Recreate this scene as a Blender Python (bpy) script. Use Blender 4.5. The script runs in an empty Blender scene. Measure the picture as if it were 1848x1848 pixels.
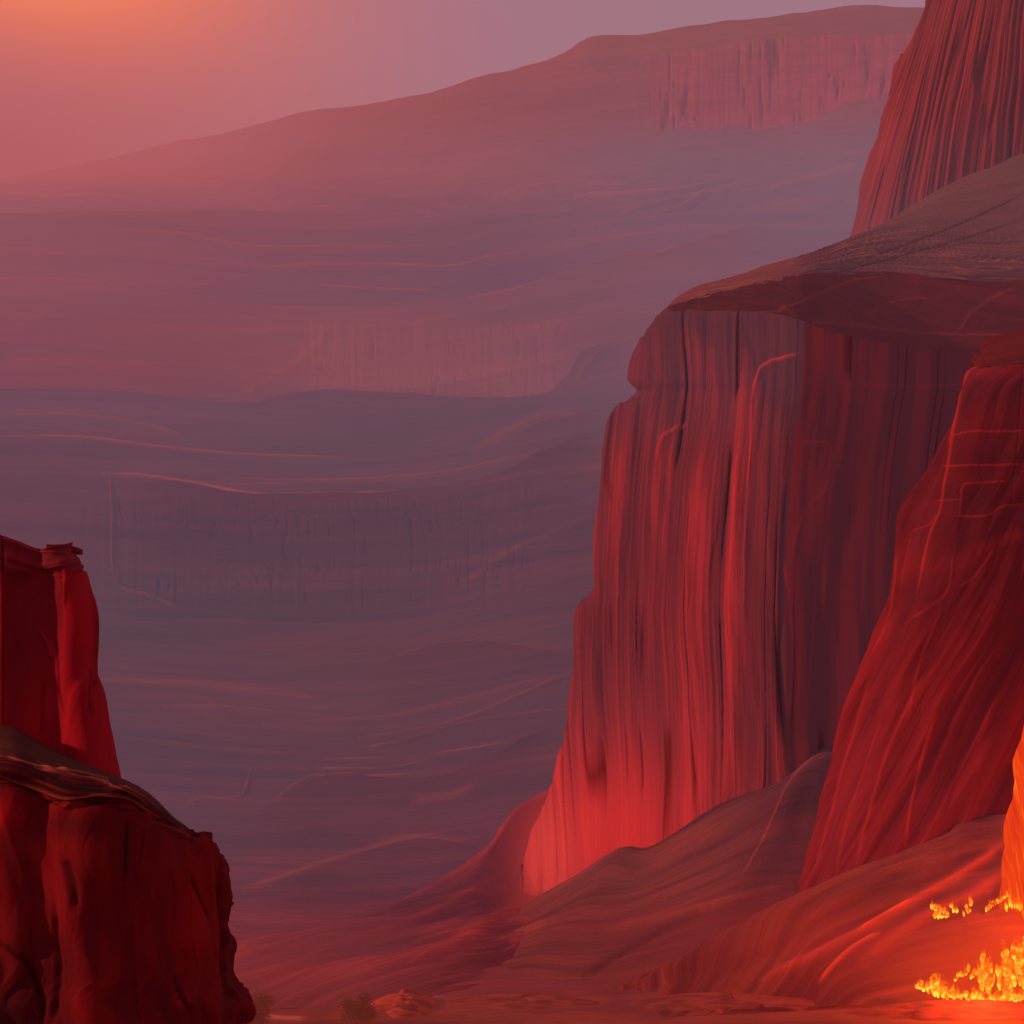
import bpy, math, random
import numpy as np
random.seed(7)
S = bpy.context.scene
COL = S.collection
F, CX, HY, CZ = 3000.0, 924.0, 1250.0, 112.6      # survey constants: focal length, centre column, horizon row, eye height

def at(px, py, d):
    """point of the place seen at (px, py), d metres away"""
    return ((px - CX) / F * d, d, CZ + (HY - py) / F * d)
def lin(c):
    c = np.asarray(c, float) / 255.0
    return np.where(c <= 0.04045, c / 12.92, ((c + 0.055) / 1.055) ** 2.4)

# ------------------------------------------------------------------ noise
def _h(ix, iy, s):
    n = (ix.astype(np.int64) * 374761393 + iy.astype(np.int64) * 668265263 + s * 1274126177) & 0xffffffff
    n = ((n ^ (n >> 13)) * 1274126177) & 0xffffffff
    n = ((n ^ (n >> 16)) * 2246822519) & 0xffffffff
    return ((n ^ (n >> 15)) & 0xffffff) / float(0xffffff)
def vn(x, y, s=0):
    x, y = np.broadcast_arrays(np.asarray(x, float), np.asarray(y, float))
    ix, iy = np.floor(x), np.floor(y)
    fx, fy = x - ix, y - iy
    fx = fx * fx * fx * (fx * (fx * 6 - 15) + 10); fy = fy * fy * fy * (fy * (fy * 6 - 15) + 10)
    a, b = _h(ix, iy, s), _h(ix + 1, iy, s)
    c, d = _h(ix, iy + 1, s), _h(ix + 1, iy + 1, s)
    return (a * (1 - fx) + b * fx) * (1 - fy) + (c * (1 - fx) + d * fx) * fy
def vl(x, y, s=0):
    """creased value noise: flat facets meeting in sharp edges"""
    x, y = np.broadcast_arrays(np.asarray(x, float), np.asarray(y, float))
    ix, iy = np.floor(x), np.floor(y); fx, fy = x - ix, y - iy
    a, b = _h(ix, iy, s), _h(ix + 1, iy, s); c, d = _h(ix, iy + 1, s), _h(ix + 1, iy + 1, s)
    return np.where(fx > fy, a + (b - a) * fx + (d - b) * fy, a + (d - c) * fx + (c - a) * fy)
def facets(x, y, s=0):
    c, k = math.cos(.5), math.sin(.5)
    return .6 * vl(x, y, s) + .4 * vl((x * c + y * k) * 1.9, (y * c - x * k) * 1.9, s + 1)
def fbm(x, y, s=0, o=4):
    t, a, n = 0, 0.5, 0
    for k in range(o):
        t = t + a * vn(x * 2 ** k + 17.3 * k, y * 2 ** k + 5.1 * k, s + k); n += a; a *= 0.5
    return t / n
def ridge(n, p=1.0):
    return (1 - np.abs(2 * n - 1)) ** p
def sm(a, b, x):
    t = np.clip((x - a) / (b - a), 0, 1)
    return t * t * (3 - 2 * t)
def gauss(PX, PY, x, y, sx, sy):
    return np.exp(-((PX - x) / sx) ** 2 - ((PY - y) / sy) ** 2)
def dist_line(PX, PY, pts):
    """distance and position 0..1 along a polyline, plus the signed side (positive = below)"""
    best = np.full(PX.shape, 1e9); pos = np.zeros(PX.shape)
    L = [0]
    for a, b in zip(pts[:-1], pts[1:]): L.append(L[-1] + math.hypot(b[0] - a[0], b[1] - a[1]))
    for k, (a, b) in enumerate(zip(pts[:-1], pts[1:])):
        dx, dy = b[0] - a[0], b[1] - a[1]; l2 = dx * dx + dy * dy
        t = np.clip(((PX - a[0]) * dx + (PY - a[1]) * dy) / l2, 0, 1)
        d = np.hypot(PX - a[0] - t * dx, PY - a[1] - t * dy)
        m = d < best
        best = np.where(m, d, best); pos = np.where(m, (L[k] + t * math.sqrt(l2)) / L[-1], pos)
    return best, pos
def smooth_pts(pts, n=5):
    P = np.array(pts, float)
    if len(P) < 3: return [tuple(p) for p in P]
    t = np.linspace(0, len(P) - 1, (len(P) - 1) * n + 1)
    return [tuple(v) for v in crom(P, t)]
def crom(P, t, ten=0.5):
    P = np.asarray(P, float); n = len(P)
    i = np.clip(np.floor(t).astype(int), 0, n - 2); f = (t - i)
    f = f.reshape(f.shape + (1,) * (P.ndim - 1))
    p0 = P[np.maximum(i - 1, 0)]; p1 = P[i]; p2 = P[i + 1]; p3 = P[np.minimum(i + 2, n - 1)]
    m1, m2 = ten * (p2 - p0), ten * (p3 - p1)
    return (2 * f**3 - 3 * f**2 + 1) * p1 + (f**3 - 2 * f**2 + f) * m1 + (-2 * f**3 + 3 * f**2) * p2 + (f**3 - f**2) * m2

# ------------------------------------------------------------------ haze colours by column and row, painted on as surface emission
HX = [-200, 0, 300, 600, 900, 1200, 1500, 1900]
HYs = [-100, 60, 180, 300, 400, 500, 600, 680, 750, 830, 950, 1100, 1250, 1400, 1550, 1680, 1780, 1900]
HC = [
 [(214,106,90),(214,106,90),(196,100,98),(176,98,104),(160,98,110),(142,94,104),(138,92,104),(138,92,104)],
 [(196,98,92),(190,96,94),(180,92,96),(168,92,98),(152,90,98),(140,88,94),(138,86,96),(138,86,96)],
 [(190,97,96),(190,97,96),(182,97,100),(166,88,94),(150,86,94),(140,86,98),(138,86,98),(138,88,100)],
 [(181,90,94),(180,89,93),(176,87,92),(160,84,92),(148,86,96),(130,90,104),(128,92,106),(128,92,106)],
 [(152,84,94),(150,84,94),(146,80,90),(140,80,92),(130,82,96),(124,86,102),(124,90,106),(124,90,106)],
 [(146,80,92),(144,80,92),(138,78,92),(126,78,92),(116,78,94),(128,84,100),(126,86,102),(126,86,102)],
 [(140,76,88),(136,74,88),(134,74,86),(138,78,88),(130,78,90),(128,80,94),(126,82,98),(126,82,98)],
 [(136,72,86),(128,72,86),(130,72,84),(138,78,88),(136,80,90),(118,80,96),(118,80,96),(118,80,96)],
 [(112,74,90),(112,74,90),(116,74,88),(112,74,90),(110,74,88),(108,74,88),(106,70,84),(106,70,84)],
 [(104,66,82),(106,68,84),(108,70,86),(106,72,88),(110,72,86),(108,66,78),(100,62,76),(100,62,76)],
 [(98,62,80),(100,64,82),(94,64,82),(96,64,80),(98,64,80),(92,60,76),(92,60,76),(92,60,76)],
 [(94,66,82),(92,66,82),(86,66,82),(94,64,78),(98,64,78),(92,58,72),(90,58,72),(90,58,72)],
 [(96,64,78),(96,64,78),(96,64,78),(98,64,76),(100,62,76),(96,58,72),(90,58,72),(90,58,72)],
 [(94,60,76),(94,60,76),(92,62,78),(94,60,74),(100,58,72),(100,52,62),(90,58,72),(90,58,72)],
 [(98,60,72),(98,60,72),(96,62,76),(94,58,72),(106,54,68),(108,50,60),(96,56,68),(96,56,68)],
 [(112,58,66),(112,58,66),(110,58,70),(108,52,64),(112,50,60),(110,50,58),(150,50,50),(200,50,40)],
 [(140,54,52),(140,54,52),(140,54,54),(136,50,50),(122,46,52),(120,44,50),(180,44,40),(230,60,30)],
 [(130,48,38),(130,48,38),(150,52,40),(130,46,38),(138,50,42),(140,48,42),(150,48,40),(190,56,34)],
]
_H = np.array(HC, float); _H[3:9] += (1, 5, 6); _H[9:15] += (-4, 3, 2); HCL = lin(_H)
def painted_haze_colour(PX, PY):
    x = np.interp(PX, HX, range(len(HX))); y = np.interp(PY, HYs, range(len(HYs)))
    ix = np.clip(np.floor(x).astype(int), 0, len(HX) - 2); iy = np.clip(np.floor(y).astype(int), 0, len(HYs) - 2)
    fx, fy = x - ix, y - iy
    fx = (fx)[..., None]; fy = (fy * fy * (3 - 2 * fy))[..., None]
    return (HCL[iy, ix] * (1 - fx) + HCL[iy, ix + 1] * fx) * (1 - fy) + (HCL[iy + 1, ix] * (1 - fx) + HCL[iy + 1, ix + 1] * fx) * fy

# ------------------------------------------------------------------ materials
def nodes_of(name):
    m = bpy.data.materials.new(name); m.use_nodes = True
    nt = m.node_tree; nt.nodes.clear()
    return m, nt, nt.nodes, nt.links
def rock_material(name, su, sv, fine=0.35, bump=0.3, bump_d=1.0, rough=0.9, grain=0.0):
    """albedo attribute broken up by stretched noise (u along the face, v up it), mixed with haze painted on as emission"""
    m, nt, N, L = nodes_of(name)
    out = N.new('ShaderNodeOutputMaterial')
    uv = N.new('ShaderNodeUVMap'); uv.uv_map = 'UVMap'
    mp = N.new('ShaderNodeMapping'); mp.inputs['Scale'].default_value = (su, sv, 1)
    L.new(uv.outputs[0], mp.inputs[0])
    n1 = N.new('ShaderNodeTexNoise'); n1.inputs['Scale'].default_value = 1; n1.inputs['Detail'].default_value = 5; n1.inputs['Distortion'].default_value = 0.6
    L.new(mp.outputs[0], n1.inputs['Vector'])
    n2 = N.new('ShaderNodeTexNoise'); n2.inputs['Scale'].default_value = 3.7; n2.inputs['Detail'].default_value = 4
    L.new(mp.outputs[0], n2.inputs['Vector'])
    n3 = N.new('ShaderNodeTexNoise'); n3.inputs['Scale'].default_value = 60.0; n3.inputs['Detail'].default_value = 3
    L.new(uv.outputs[0], n3.inputs['Vector']); n3.inputs['Scale'].default_value = 0.55
    r1 = N.new('ShaderNodeMapRange'); r1.inputs[1].default_value = 0.3; r1.inputs[2].default_value = 0.7
    r1.inputs[3].default_value = 1 - fine; r1.inputs[4].default_value = 1 + fine
    L.new(n1.outputs[0], r1.inputs[0])
    r2 = N.new('ShaderNodeMapRange'); r2.inputs[1].default_value = 0.3; r2.inputs[2].default_value = 0.7
    r2.inputs[3].default_value = 1 - fine * .7; r2.inputs[4].default_value = 1 + fine * .7
    L.new(n2.outputs[0], r2.inputs[0])
    mu = N.new('ShaderNodeMath'); mu.operation = 'MULTIPLY'; L.new(r1.outputs[0], mu.inputs[0]); L.new(r2.outputs[0], mu.inputs[1])
    r3 = N.new('ShaderNodeMapRange'); r3.inputs[1].default_value = 0.3; r3.inputs[2].default_value = 0.7
    r3.inputs[3].default_value = 1 - grain; r3.inputs[4].default_value = 1 + grain
    L.new(n3.outputs[0], r3.inputs[0])
    mu2 = N.new('ShaderNodeMath'); mu2.operation = 'MULTIPLY'; L.new(mu.outputs[0], mu2.inputs[0]); L.new(r3.outputs[0], mu2.inputs[1])
    al = N.new('ShaderNodeAttribute'); al.attribute_name = 'albedo'
    vm = N.new('ShaderNodeVectorMath'); vm.operation = 'SCALE'
    L.new(al.outputs['Color'], vm.inputs[0]); L.new(mu2.outputs[0], vm.inputs['Scale'])
    bs = N.new('ShaderNodeBsdfPrincipled'); bs.inputs['Roughness'].default_value = rough
    bs.inputs['Specular IOR Level'].default_value = 0.12
    L.new(vm.outputs[0], bs.inputs['Base Color'])
    bp = N.new('ShaderNodeBump'); bp.inputs['Strength'].default_value = bump; bp.inputs['Distance'].default_value = bump_d
    L.new(mu2.outputs[0], bp.inputs['Height']); L.new(bp.outputs[0], bs.inputs['Normal'])
    hz = N.new('ShaderNodeAttribute'); hz.attribute_name = 'painted_haze'
    em = N.new('ShaderNodeEmission'); L.new(hz.outputs['Color'], em.inputs['Color'])  # surface itself emits the painted haze colour
    mx = N.new('ShaderNodeMixShader')
    L.new(hz.outputs['Alpha'], mx.inputs[0]); L.new(bs.outputs[0], mx.inputs[1]); L.new(em.outputs[0], mx.inputs[2])
    L.new(mx.outputs[0], out.inputs[0])
    m.cycles.emission_sampling = 'NONE'
    return m
M_CLIFF = rock_material('fluted_red_sandstone', 0.4, 0.012, fine=0.16, bump=0.45, bump_d=0.8)
M_BLOCK = rock_material('smooth_red_sandstone', 0.10, 0.02, fine=0.16, bump=0.35, bump_d=0.8)
M_SCREE = rock_material('scree_and_sand', 0.02, 0.16, fine=0.16, bump=0.4, bump_d=0.7, grain=0.07)
M_FAR = rock_material('distant_strata', 0.0022, 0.055, fine=0.2, bump=0.5, bump_d=6, grain=0.0)
M_FARCLIFF = rock_material('distant_fluted_cliff', 0.004, 0.03, fine=0.12, bump=0.2, bump_d=4)

# ------------------------------------------------------------------ object helpers
def tag(o, label=None, cat=None, group=None, kind=None):
    if label: o['label'] = label
    if cat: o['category'] = cat
    if group: o['group'] = group
    if kind: o['kind'] = kind
    return o
def empty(name, loc, label, cat, group=None):
    o = bpy.data.objects.new(name, None); COL.objects.link(o); o.location = loc; o.empty_display_size = 5
    return tag(o, label, cat, group)
def grid_mesh(name, X, mat, parent=None, uv=None, albedo=None, painted_haze=None, smooth=True):
    R, C = X.shape[:2]
    V = X.reshape(-1, 3)
    off = np.zeros(3) if parent is None else np.array(parent.location)
    V = V - off
    idx = np.arange(R * C).reshape(R, C)
    q = np.stack([idx[:-1, :-1], idx[1:, :-1], idx[1:, 1:], idx[:-1, 1:]], -1).reshape(-1, 4)
    me = bpy.data.meshes.new(name)
    me.vertices.add(len(V)); me.vertices.foreach_set('co', V.astype(np.float32).ravel())
    me.loops.add(q.size); me.loops.foreach_set('vertex_index', q.astype(np.int32).ravel())
    me.polygons.add(len(q)); me.polygons.foreach_set('loop_start', np.arange(0, q.size, 4, dtype=np.int32))
    me.polygons.foreach_set('loop_total', np.full(len(q), 4, dtype=np.int32))
    me.update(calc_edges=True)
    me.polygons.foreach_set('use_smooth', np.full(len(q), smooth))
    if uv is not None:
        l = me.uv_layers.new(name='UVMap')
        l.data.foreach_set('uv', uv.reshape(-1, 2)[q.ravel()].astype(np.float32).ravel())
    for nm, a in (('albedo', albedo), ('painted_haze', painted_haze)):
        if a is None: continue
        at_ = me.color_attributes.new(name=nm, type='FLOAT_COLOR', domain='POINT')
        at_.data.foreach_set('color', a.reshape(-1, 4).astype(np.float32).ravel())
    me.materials.append(mat)
    o = bpy.data.objects.new(name, me); COL.objects.link(o); o.parent = parent
    return o
def normals(X):
    du = np.gradient(X, axis=1); dv = np.gradient(X, axis=0)
    n = np.cross(du, dv); n /= np.linalg.norm(n, axis=-1, keepdims=True) + 1e-9
    flip = (n[..., 1:2] > 0); return np.where(flip, -n, n)
def lay(rows, nr, nc, rowpos=None, colw=None):
    """control net of (px, py, d) -> smooth net, evenly spread as seen along its middle row"""
    P = np.array(rows, float)
    mid = P[len(P) // 2]
    seg = np.hypot(np.diff(mid[:, 0]), np.diff(mid[:, 1])) + 12
    cum = np.concatenate([[0], np.cumsum(seg)])
    tc = np.interp(np.linspace(0, cum[-1], nc), cum, range(len(cum)))
    midc = P[:, P.shape[1] // 2]
    seg = np.hypot(np.diff(midc[:, 0]), np.diff(midc[:, 1])) + 12
    cum = np.concatenate([[0], np.cumsum(seg)])
    tr = np.interp(np.linspace(0, cum[-1], nr), cum, range(len(cum)))
    A = crom(P, tr)                      # nr x M x 3
    A = crom(A.transpose(1, 0, 2), tc)   # nc x nr x 3
    G = A.transpose(1, 0, 2)
    PX, PY, D = G[..., 0], G[..., 1], G[..., 2]
    X = np.stack([(PX - CX) / F * D, D, CZ + (HY - PY) / F * D], -1)
    return PX, PY, D, X, tc, tr
def arc_uv(X):
    du = np.linalg.norm(np.diff(X, axis=1), axis=-1); dv = np.linalg.norm(np.diff(X, axis=0), axis=-1)
    u = np.concatenate([np.zeros((X.shape[0], 1)), np.cumsum(du, 1)], 1)
    v = np.concatenate([np.zeros((1, X.shape[1])), np.cumsum(dv, 0)], 0)
    return u, v
def C4(rgb, a=1.0):
    a = np.broadcast_to(a, rgb.shape[:-1])[..., None]
    return np.concatenate([np.clip(rgb, 0, 1), a], -1)
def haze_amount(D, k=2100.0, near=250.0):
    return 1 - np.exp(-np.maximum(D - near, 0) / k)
def mix(a, b, t):
    t = np.asarray(t)[..., None]
    return a * (1 - t) + b * t
def put_lines(PX, PY, alb, disp, lines, colour):
    """lines: (points, half width px, strength, displacement, fade at ends)"""
    for pts, w, s, dd in lines:
        pts = smooth_pts(pts) if len(pts) > 2 else pts
        d, t = dist_line(PX, PY, pts)
        e = sm(0, .12, t) * sm(0, .12, 1 - t)
        g = np.exp(-(d / w) ** 2) * (0.35 + 0.65 * e)
        alb = mix(alb, np.broadcast_to(colour, alb.shape), np.clip(g * s, 0, 1)) if s >= 0 else alb * (1 + s * g)[..., None]
        disp = disp + dd * g
    return alb, disp

DARK = lin((84, 34, 44)); RED = lin((152, 42, 50)); BRIGHT = lin((238, 66, 54)); PALE = lin((226, 112, 84))
BROWN = lin((158, 100, 84)); PLUM = lin((96, 50, 66))

# glow round the fires and at the great cliff's foot, painted into surface emission
def painted_glow(PX, PY, col, amt, foot=0.0, blaze=1.0):
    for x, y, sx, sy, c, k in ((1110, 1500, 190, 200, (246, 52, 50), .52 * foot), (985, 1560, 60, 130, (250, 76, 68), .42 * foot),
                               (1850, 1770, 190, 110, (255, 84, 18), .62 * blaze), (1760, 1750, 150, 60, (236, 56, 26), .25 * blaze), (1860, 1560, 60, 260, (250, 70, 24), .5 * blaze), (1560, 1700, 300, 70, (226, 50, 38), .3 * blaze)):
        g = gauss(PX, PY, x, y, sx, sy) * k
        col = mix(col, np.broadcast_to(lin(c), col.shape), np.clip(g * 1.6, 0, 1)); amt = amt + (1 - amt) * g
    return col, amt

# ================================================================== THE GREAT CLIFF
massif = empty('cliff_massif', at(1400, 1500, 820), 'towering fluted red cliff with dark recessed side and brown bench on top', 'cliff')
sil = [(1204, 556), (1188, 572), (1168, 600), (1144, 640), (1137, 684), (1150, 712), (1108, 748), (1096, 800), (1086, 880), (1078, 970), (1074, 1062), (1046, 1100), (1039, 1200), (1027, 1320), (1006, 1405), (968, 1500), (948, 1570), (944, 1640), (930, 1720)]
def corner(py): return np.interp(py, [560, 700, 850, 1000, 1100, 1250, 1400, 1700], [1446, 1444, 1426, 1416, 1412, 1416, 1420, 1420])
rows = []
for x, y in sil:
    f = (y - 566) / 1150.
    ds = 872 - 26 * f; c = corner(y); yy = lambda k: y + k * (1 if y > 600 else 1)
    top = max(0, 1 - (y - 566) / 150.)
    rows.append([(x + 60, y, ds + 190), (x + 12, y, ds + 60), (x, y, ds), (x + .22 * (c - x), y + 4 * top, ds - 22), (x + .5 * (c - x), y + 6 * top, ds - 40),
                 (x + .8 * (c - x), y + 10 * top, ds - 56), (c, y + 22 * top, 806 - 22 * f), (c + 34, y + 34 * top, 834 - 22 * f), (c + 90, y + 48 * top, 862 - 20 * f),
                 (c + 200, y + 64 * top, 868 - 20 * f), (c + 340, y + 70 * top, 862 - 20 * f), (c + 560, y + 70 * top, 850 - 20 * f)])
PX, PY, D, X, tc, tr = lay(rows, 560, 1000)
u, v = arc_uv(X)
N = normals(X)
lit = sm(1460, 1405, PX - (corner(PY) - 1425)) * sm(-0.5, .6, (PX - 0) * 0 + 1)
q0 = (PX - corner(PY)) * .29 + 300
q = q0 + 3.0 * (fbm(q0 / 40, v / 110, 3) - .5) + 2.2 * (vn(q0 / 12, v / 50, 5) - .5)
big = ridge(fbm(q / 26, v / 700, 11, 3)) ; medium = ridge(fbm(q / 6.0, v / 420, 21, 3), 1.2); small = fbm(q / 1.7, v / 200, 31, 3)
crack = np.clip((0.045 - np.abs(vn(q / 5.5, v / 500, 41) - .5)) / 0.045, 0, 1) * sm(.38, .6, fbm(q / 20, v / 60, 43, 2))
facet = fbm(np.floor(q / 6.0 + 2 * vn(q / 20, v / 200, 47)), v / 130, 49, 2)
fc = facets(q / 9, v / 34, 51)
disp = (1.6 * (big - .5) + 1.3 * (medium - .5) + .7 * (small - .5) - 1.6 * crack + 3.6 * (fc - .5)) * (0.3 + .7 * lit)
disp *= sm(0, 30, PY - 560 + 12)
# alcove lobe near the top and ledges
tone = np.clip(.24 + .26 * big + .34 * (medium - .45) + .50 * (small - .5) + .35 * (facet - .5), 0, 1)
up = sm(900, 600, PY)
patch = sm(.45, .62, fbm(q / 11, v / 60, 61, 2)) * up
tone = np.clip(tone - .5 * patch + .25 * (fc - .5), 0, 1) * (1 - .3 * up)
tone = tone * (0.34 + .66 * lit)  # side turned from the sun darkened in the albedo
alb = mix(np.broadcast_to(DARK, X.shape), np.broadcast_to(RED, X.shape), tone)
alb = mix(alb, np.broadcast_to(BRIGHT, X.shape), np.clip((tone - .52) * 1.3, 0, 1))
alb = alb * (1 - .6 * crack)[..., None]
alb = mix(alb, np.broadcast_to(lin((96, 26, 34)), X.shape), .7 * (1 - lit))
lines = [([(1362, 720), (1372, 668), (1400, 650), (1442, 640)], 3, .5, 1.0), ([(1360, 720), (1356, 800), (1350, 880)], 2.5, .4, .6),
         ([(1445, 655), (1438, 760), (1424, 880), (1414, 1000), (1410, 1100), (1412, 1250), (1420, 1390)], 3.5, -.75, -1.5),
         ([(1424, 1020), (1432, 960), (1460, 910), (1488, 880), (1494, 820), (1490, 800), (1430, 800)], 3.5, .42, 1.2),
         ([(1478, 960), (1470, 1060), (1462, 1180), (1452, 1330)], 2.2, .3, .6), ([(1416, 1010), (1424, 1150), (1422, 1300)], 2.5, .4, .8),
         ([(1190, 830), (1200, 790), (1240, 765)], 4, .3, 1), ([(1500, 690), (1640, 700), (1760, 692)], 3, .25, 1),
         ([(1004, 1410), (1012, 1500), (1004, 1590)], 3, -.5, -1.2)]
alb, disp = put_lines(PX, PY, alb, disp, lines, BRIGHT)
X2 = X + N * disp[..., None]
hc, ha = painted_haze_colour(PX, PY), haze_amount(D) * .9
hc, ha = painted_glow(PX, PY, hc, ha, lit)
ctop_ = sm(645, 585, PY + 26 * (vn(q0 / 5, 0 * q0, 59) - .5)); alb = mix(alb, np.broadcast_to(lin((78, 28, 36)), alb.shape), .8 * ctop_)
shade = sm(.96, .5, lit) * sm(560, 590, PY)  # recess shade, painted in below as dark red emission
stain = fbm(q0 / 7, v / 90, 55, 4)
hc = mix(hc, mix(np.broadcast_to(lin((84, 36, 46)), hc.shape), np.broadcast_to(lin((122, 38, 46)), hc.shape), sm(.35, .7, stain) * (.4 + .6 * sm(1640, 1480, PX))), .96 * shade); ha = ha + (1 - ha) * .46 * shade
fine_ = np.clip((0.05 - np.abs(vn(q / 3.1 + 7, v / 260, 57) - .5)) / 0.05, 0, 1) * sm(.45, .65, fbm(q / 9, v / 45, 58, 2)) * lit
alb = alb * (1 - .5 * fine_)[..., None]
ha = ha * (1 - .65 * np.maximum(crack, .7 * fine_))
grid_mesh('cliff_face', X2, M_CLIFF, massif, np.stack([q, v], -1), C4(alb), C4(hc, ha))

# dark cap rock between the face and the bench
rim = [(1264, 562, 1062), (1216, 560, 932), (1205, 559, 869), (1262, 570, 852), (1330, 574, 836), (1396, 580, 821), (1446, 606, 812), (1486, 640, 842), (1536, 670, 874), (1646, 700, 878), (1786, 706, 872), (2006, 706, 860)]
c1 = [(1264, 558, 1062), (1216, 557, 936), (1206, 556, 872), (1262, 556, 850), (1330, 556, 836), (1396, 554, 824), (1446, 552, 822), (1486, 556, 842), (1540, 560, 862), (1650, 580, 866), (1786, 596, 860), (2006, 600, 850)]
c2 = [(1264, 553, 1066), (1219, 553, 940), (1208, 552, 878), (1262, 536, 864), (1330, 522, 856), (1396, 506, 850), (1446, 498, 850), (1486, 494, 862), (1540, 492, 878), (1650, 494, 884), (1786, 504, 880), (2006, 514, 872)]
cb = [(a, b + 10, c + 16) for a, b, c in rim]
PX, PY, D, X, tc, tr = lay([cb, rim, c1, c2], 150, 640)
u, v = arc_uv(X); N = normals(X)
fold = ridge(fbm(u / 70, v / 9 + u / 80, 71, 3), 2)
disp = (2.0 * (fold - .5) + .8 * (fbm(u / 12, v / 6, 73) - .5)) * sm(1200, 1300, PX)
alb = mix(np.broadcast_to(lin((70, 28, 34)), X.shape), np.broadcast_to(lin((112, 40, 44)), X.shape), np.clip(fold * .6 + .3 * (fbm(u / 30, v / 5, 75) - .5), 0, 1))
lines = [([(1212, 566), (1290, 572), (1360, 566), (1420, 556), (1480, 530), (1530, 512), (1600, 500)], 2.5, .35, .8),
         ([(1300, 576), (1420, 582), (1520, 586), (1640, 600), (1760, 606), (1848, 604)], 3, .3, .8), ([(1262, 530), (1262, 570)], 1.6, .3, .3),
         ([(1550, 590), (1600, 550), (1700, 540)], 3, .18, .5), ([(1730, 600), (1760, 560), (1830, 520)], 4, .2, .5)]
alb, disp = put_lines(PX, PY, alb, disp, lines, lin((190, 84, 66)))
alb = alb * (.6 + .4 * sm(1380, 1480, PX))[..., None]  # left part darkened in albedo to hold down the sun on it
hc, ha = mix(painted_haze_colour(PX, PY), np.broadcast_to(lin((98, 36, 44)), X.shape), .8), haze_amount(D) * 1.5
grid_mesh('cap_rock', X + N * disp[..., None], M_BLOCK, massif, np.stack([u, v], -1), C4(alb), C4(hc, ha))

# brown bench rising to the tower
b0 = [(a, b + 4, c - 2) for a, b, c in c2]
b1 = [(1290, 551, 1070), (1228, 550, 950), (1207, 550, 886), (1262, 530, 876), (1330, 514, 880), (1396, 494, 884), (1446, 482, 892), (1500, 472, 905), (1560, 458, 915), (1660, 452, 922), (1790, 448, 922), (2010, 440, 915)]
b2 = [(1330, 552, 1074), (1248, 549, 960), (1210, 548, 896), (1250, 525, 896), (1314, 508, 906), (1384, 484, 914), (1440, 468, 926), (1500, 448, 944), (1570, 420, 956), (1680, 392, 962), (1800, 372, 962), (2010, 340, 955)]
b3 = [(1360, 560, 1084), (1260, 556, 990), (1214, 550, 920), (1246, 526, 922), (1312, 508, 930), (1386, 484, 938), (1460, 463, 948), (1535, 436, 972), (1610, 396, 990), (1700, 344, 994), (1800, 306, 992), (2020, 240, 985)]
b4 = [(1380, 600, 1120), (1270, 590, 1060), (1216, 580, 1010), (1256, 560, 1010), (1320, 545, 1010), (1396, 520, 1010), (1470, 500, 1012), (1550, 470, 1020), (1640, 370, 1030), (1740, 300, 1034), (1840, 250, 1034), (2060, 180, 1030)]
PX, PY, D, X, tc, tr = lay([b0, b1, b2, b3, b4], 360, 760)
u, v = arc_uv(X); N = normals(X)
w = v / 3.0 + 2.4 * (vn(u / 60, v / 40, 81) - .5) + (PX - 1200) * .004
strat = ridge(vn(u / 80, w * 1.4, 83), 1.5)
fine = ridge(vn(u / 50, w * 3.6, 87), 1.6)
sfall = sm(360, 450, PY + (1600 - PX) * .14)
disp = ((1.8 * (strat - .5) + .7 * (fine - .5)) * (.25 + .75 * sfall) + .8 * (fbm(u / 25, v / 20, 85) - .5)) * sm(1200, 1290, PX)
alb = mix(np.broadcast_to(lin((112, 72, 64)), X.shape), np.broadcast_to(lin((72, 34, 40)), X.shape), np.clip(sfall * (1 - .8 * strat), 0, 1))
alb = mix(alb, np.broadcast_to(lin((180, 104, 80)), X.shape), np.clip(sfall * sm(.55, 1, fine) * .5, 0, 1))
hl = sm(34, 0, PY - np.interp(PX, [1205, 1310, 1380, 1460, 1535, 1600], [548, 510, 487, 465, 440, 400])) * sm(1560, 1480, PX)
alb = mix(alb, np.broadcast_to(lin((150, 66, 52)), X.shape), .5 * hl * (.4 + .6 * strat))
lines = [([(1560, 470), (1640, 440), (1720, 410), (1848, 350)], 2, -.5, -.8), ([(1480, 500), (1600, 470), (1740, 430), (1848, 396)], 2, -.45, -.8),
         ([(1640, 452), (1740, 440), (1848, 436)], 2, -.35, -.6)]
alb, disp = put_lines(PX, PY, alb, disp, lines, BRIGHT)
hc, ha = painted_haze_colour(PX, PY), haze_amount(D) * .7
grid_mesh('bench', X + N * disp[..., None], M_SCREE, massif, np.stack([u, v], -1), C4(alb), C4(hc, ha))

# ================================================================== THE TOWER
tower = empty('rock_tower', at(1750, 400, 1000), 'grooved dark red rock tower standing on the brown bench, cut by the top edge', 'rock tower')
tsil = [(1760, -220), (1716, -110), (1680, -10), (1668, 30), (1650, 74), (1624, 108), (1613, 132), (1606, 180), (1596, 200), (1586, 252), (1572, 285), (1556, 338), (1550, 380), (1536, 440), (1520, 500)]
rows = [[(x + 40, y, 1180), (x + 8, y, 1070), (x, y, 1030), (x + 40, y, 1012), (x + 110, y, 1004), (x + 210, y, 1002), (x + 330, y, 1006), (x + 520, y, 1030)] for x, y in tsil]
PX, PY, D, X, tc, tr = lay(rows, 420, 620)
u, v = arc_uv(X); N = normals(X)
q0 = (PX - 1700) * .335 + (440 - PY) * -(.012 + .085 * np.exp(-(PX - 1550 - .3 * (440 - PY)) / 110.)) + 400
q = q0 + 3.5 * (fbm(q0 / 40, v / 90, 103) - .5) + 2 * (vn(q0 / 12, v / 40, 105) - .5)
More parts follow.
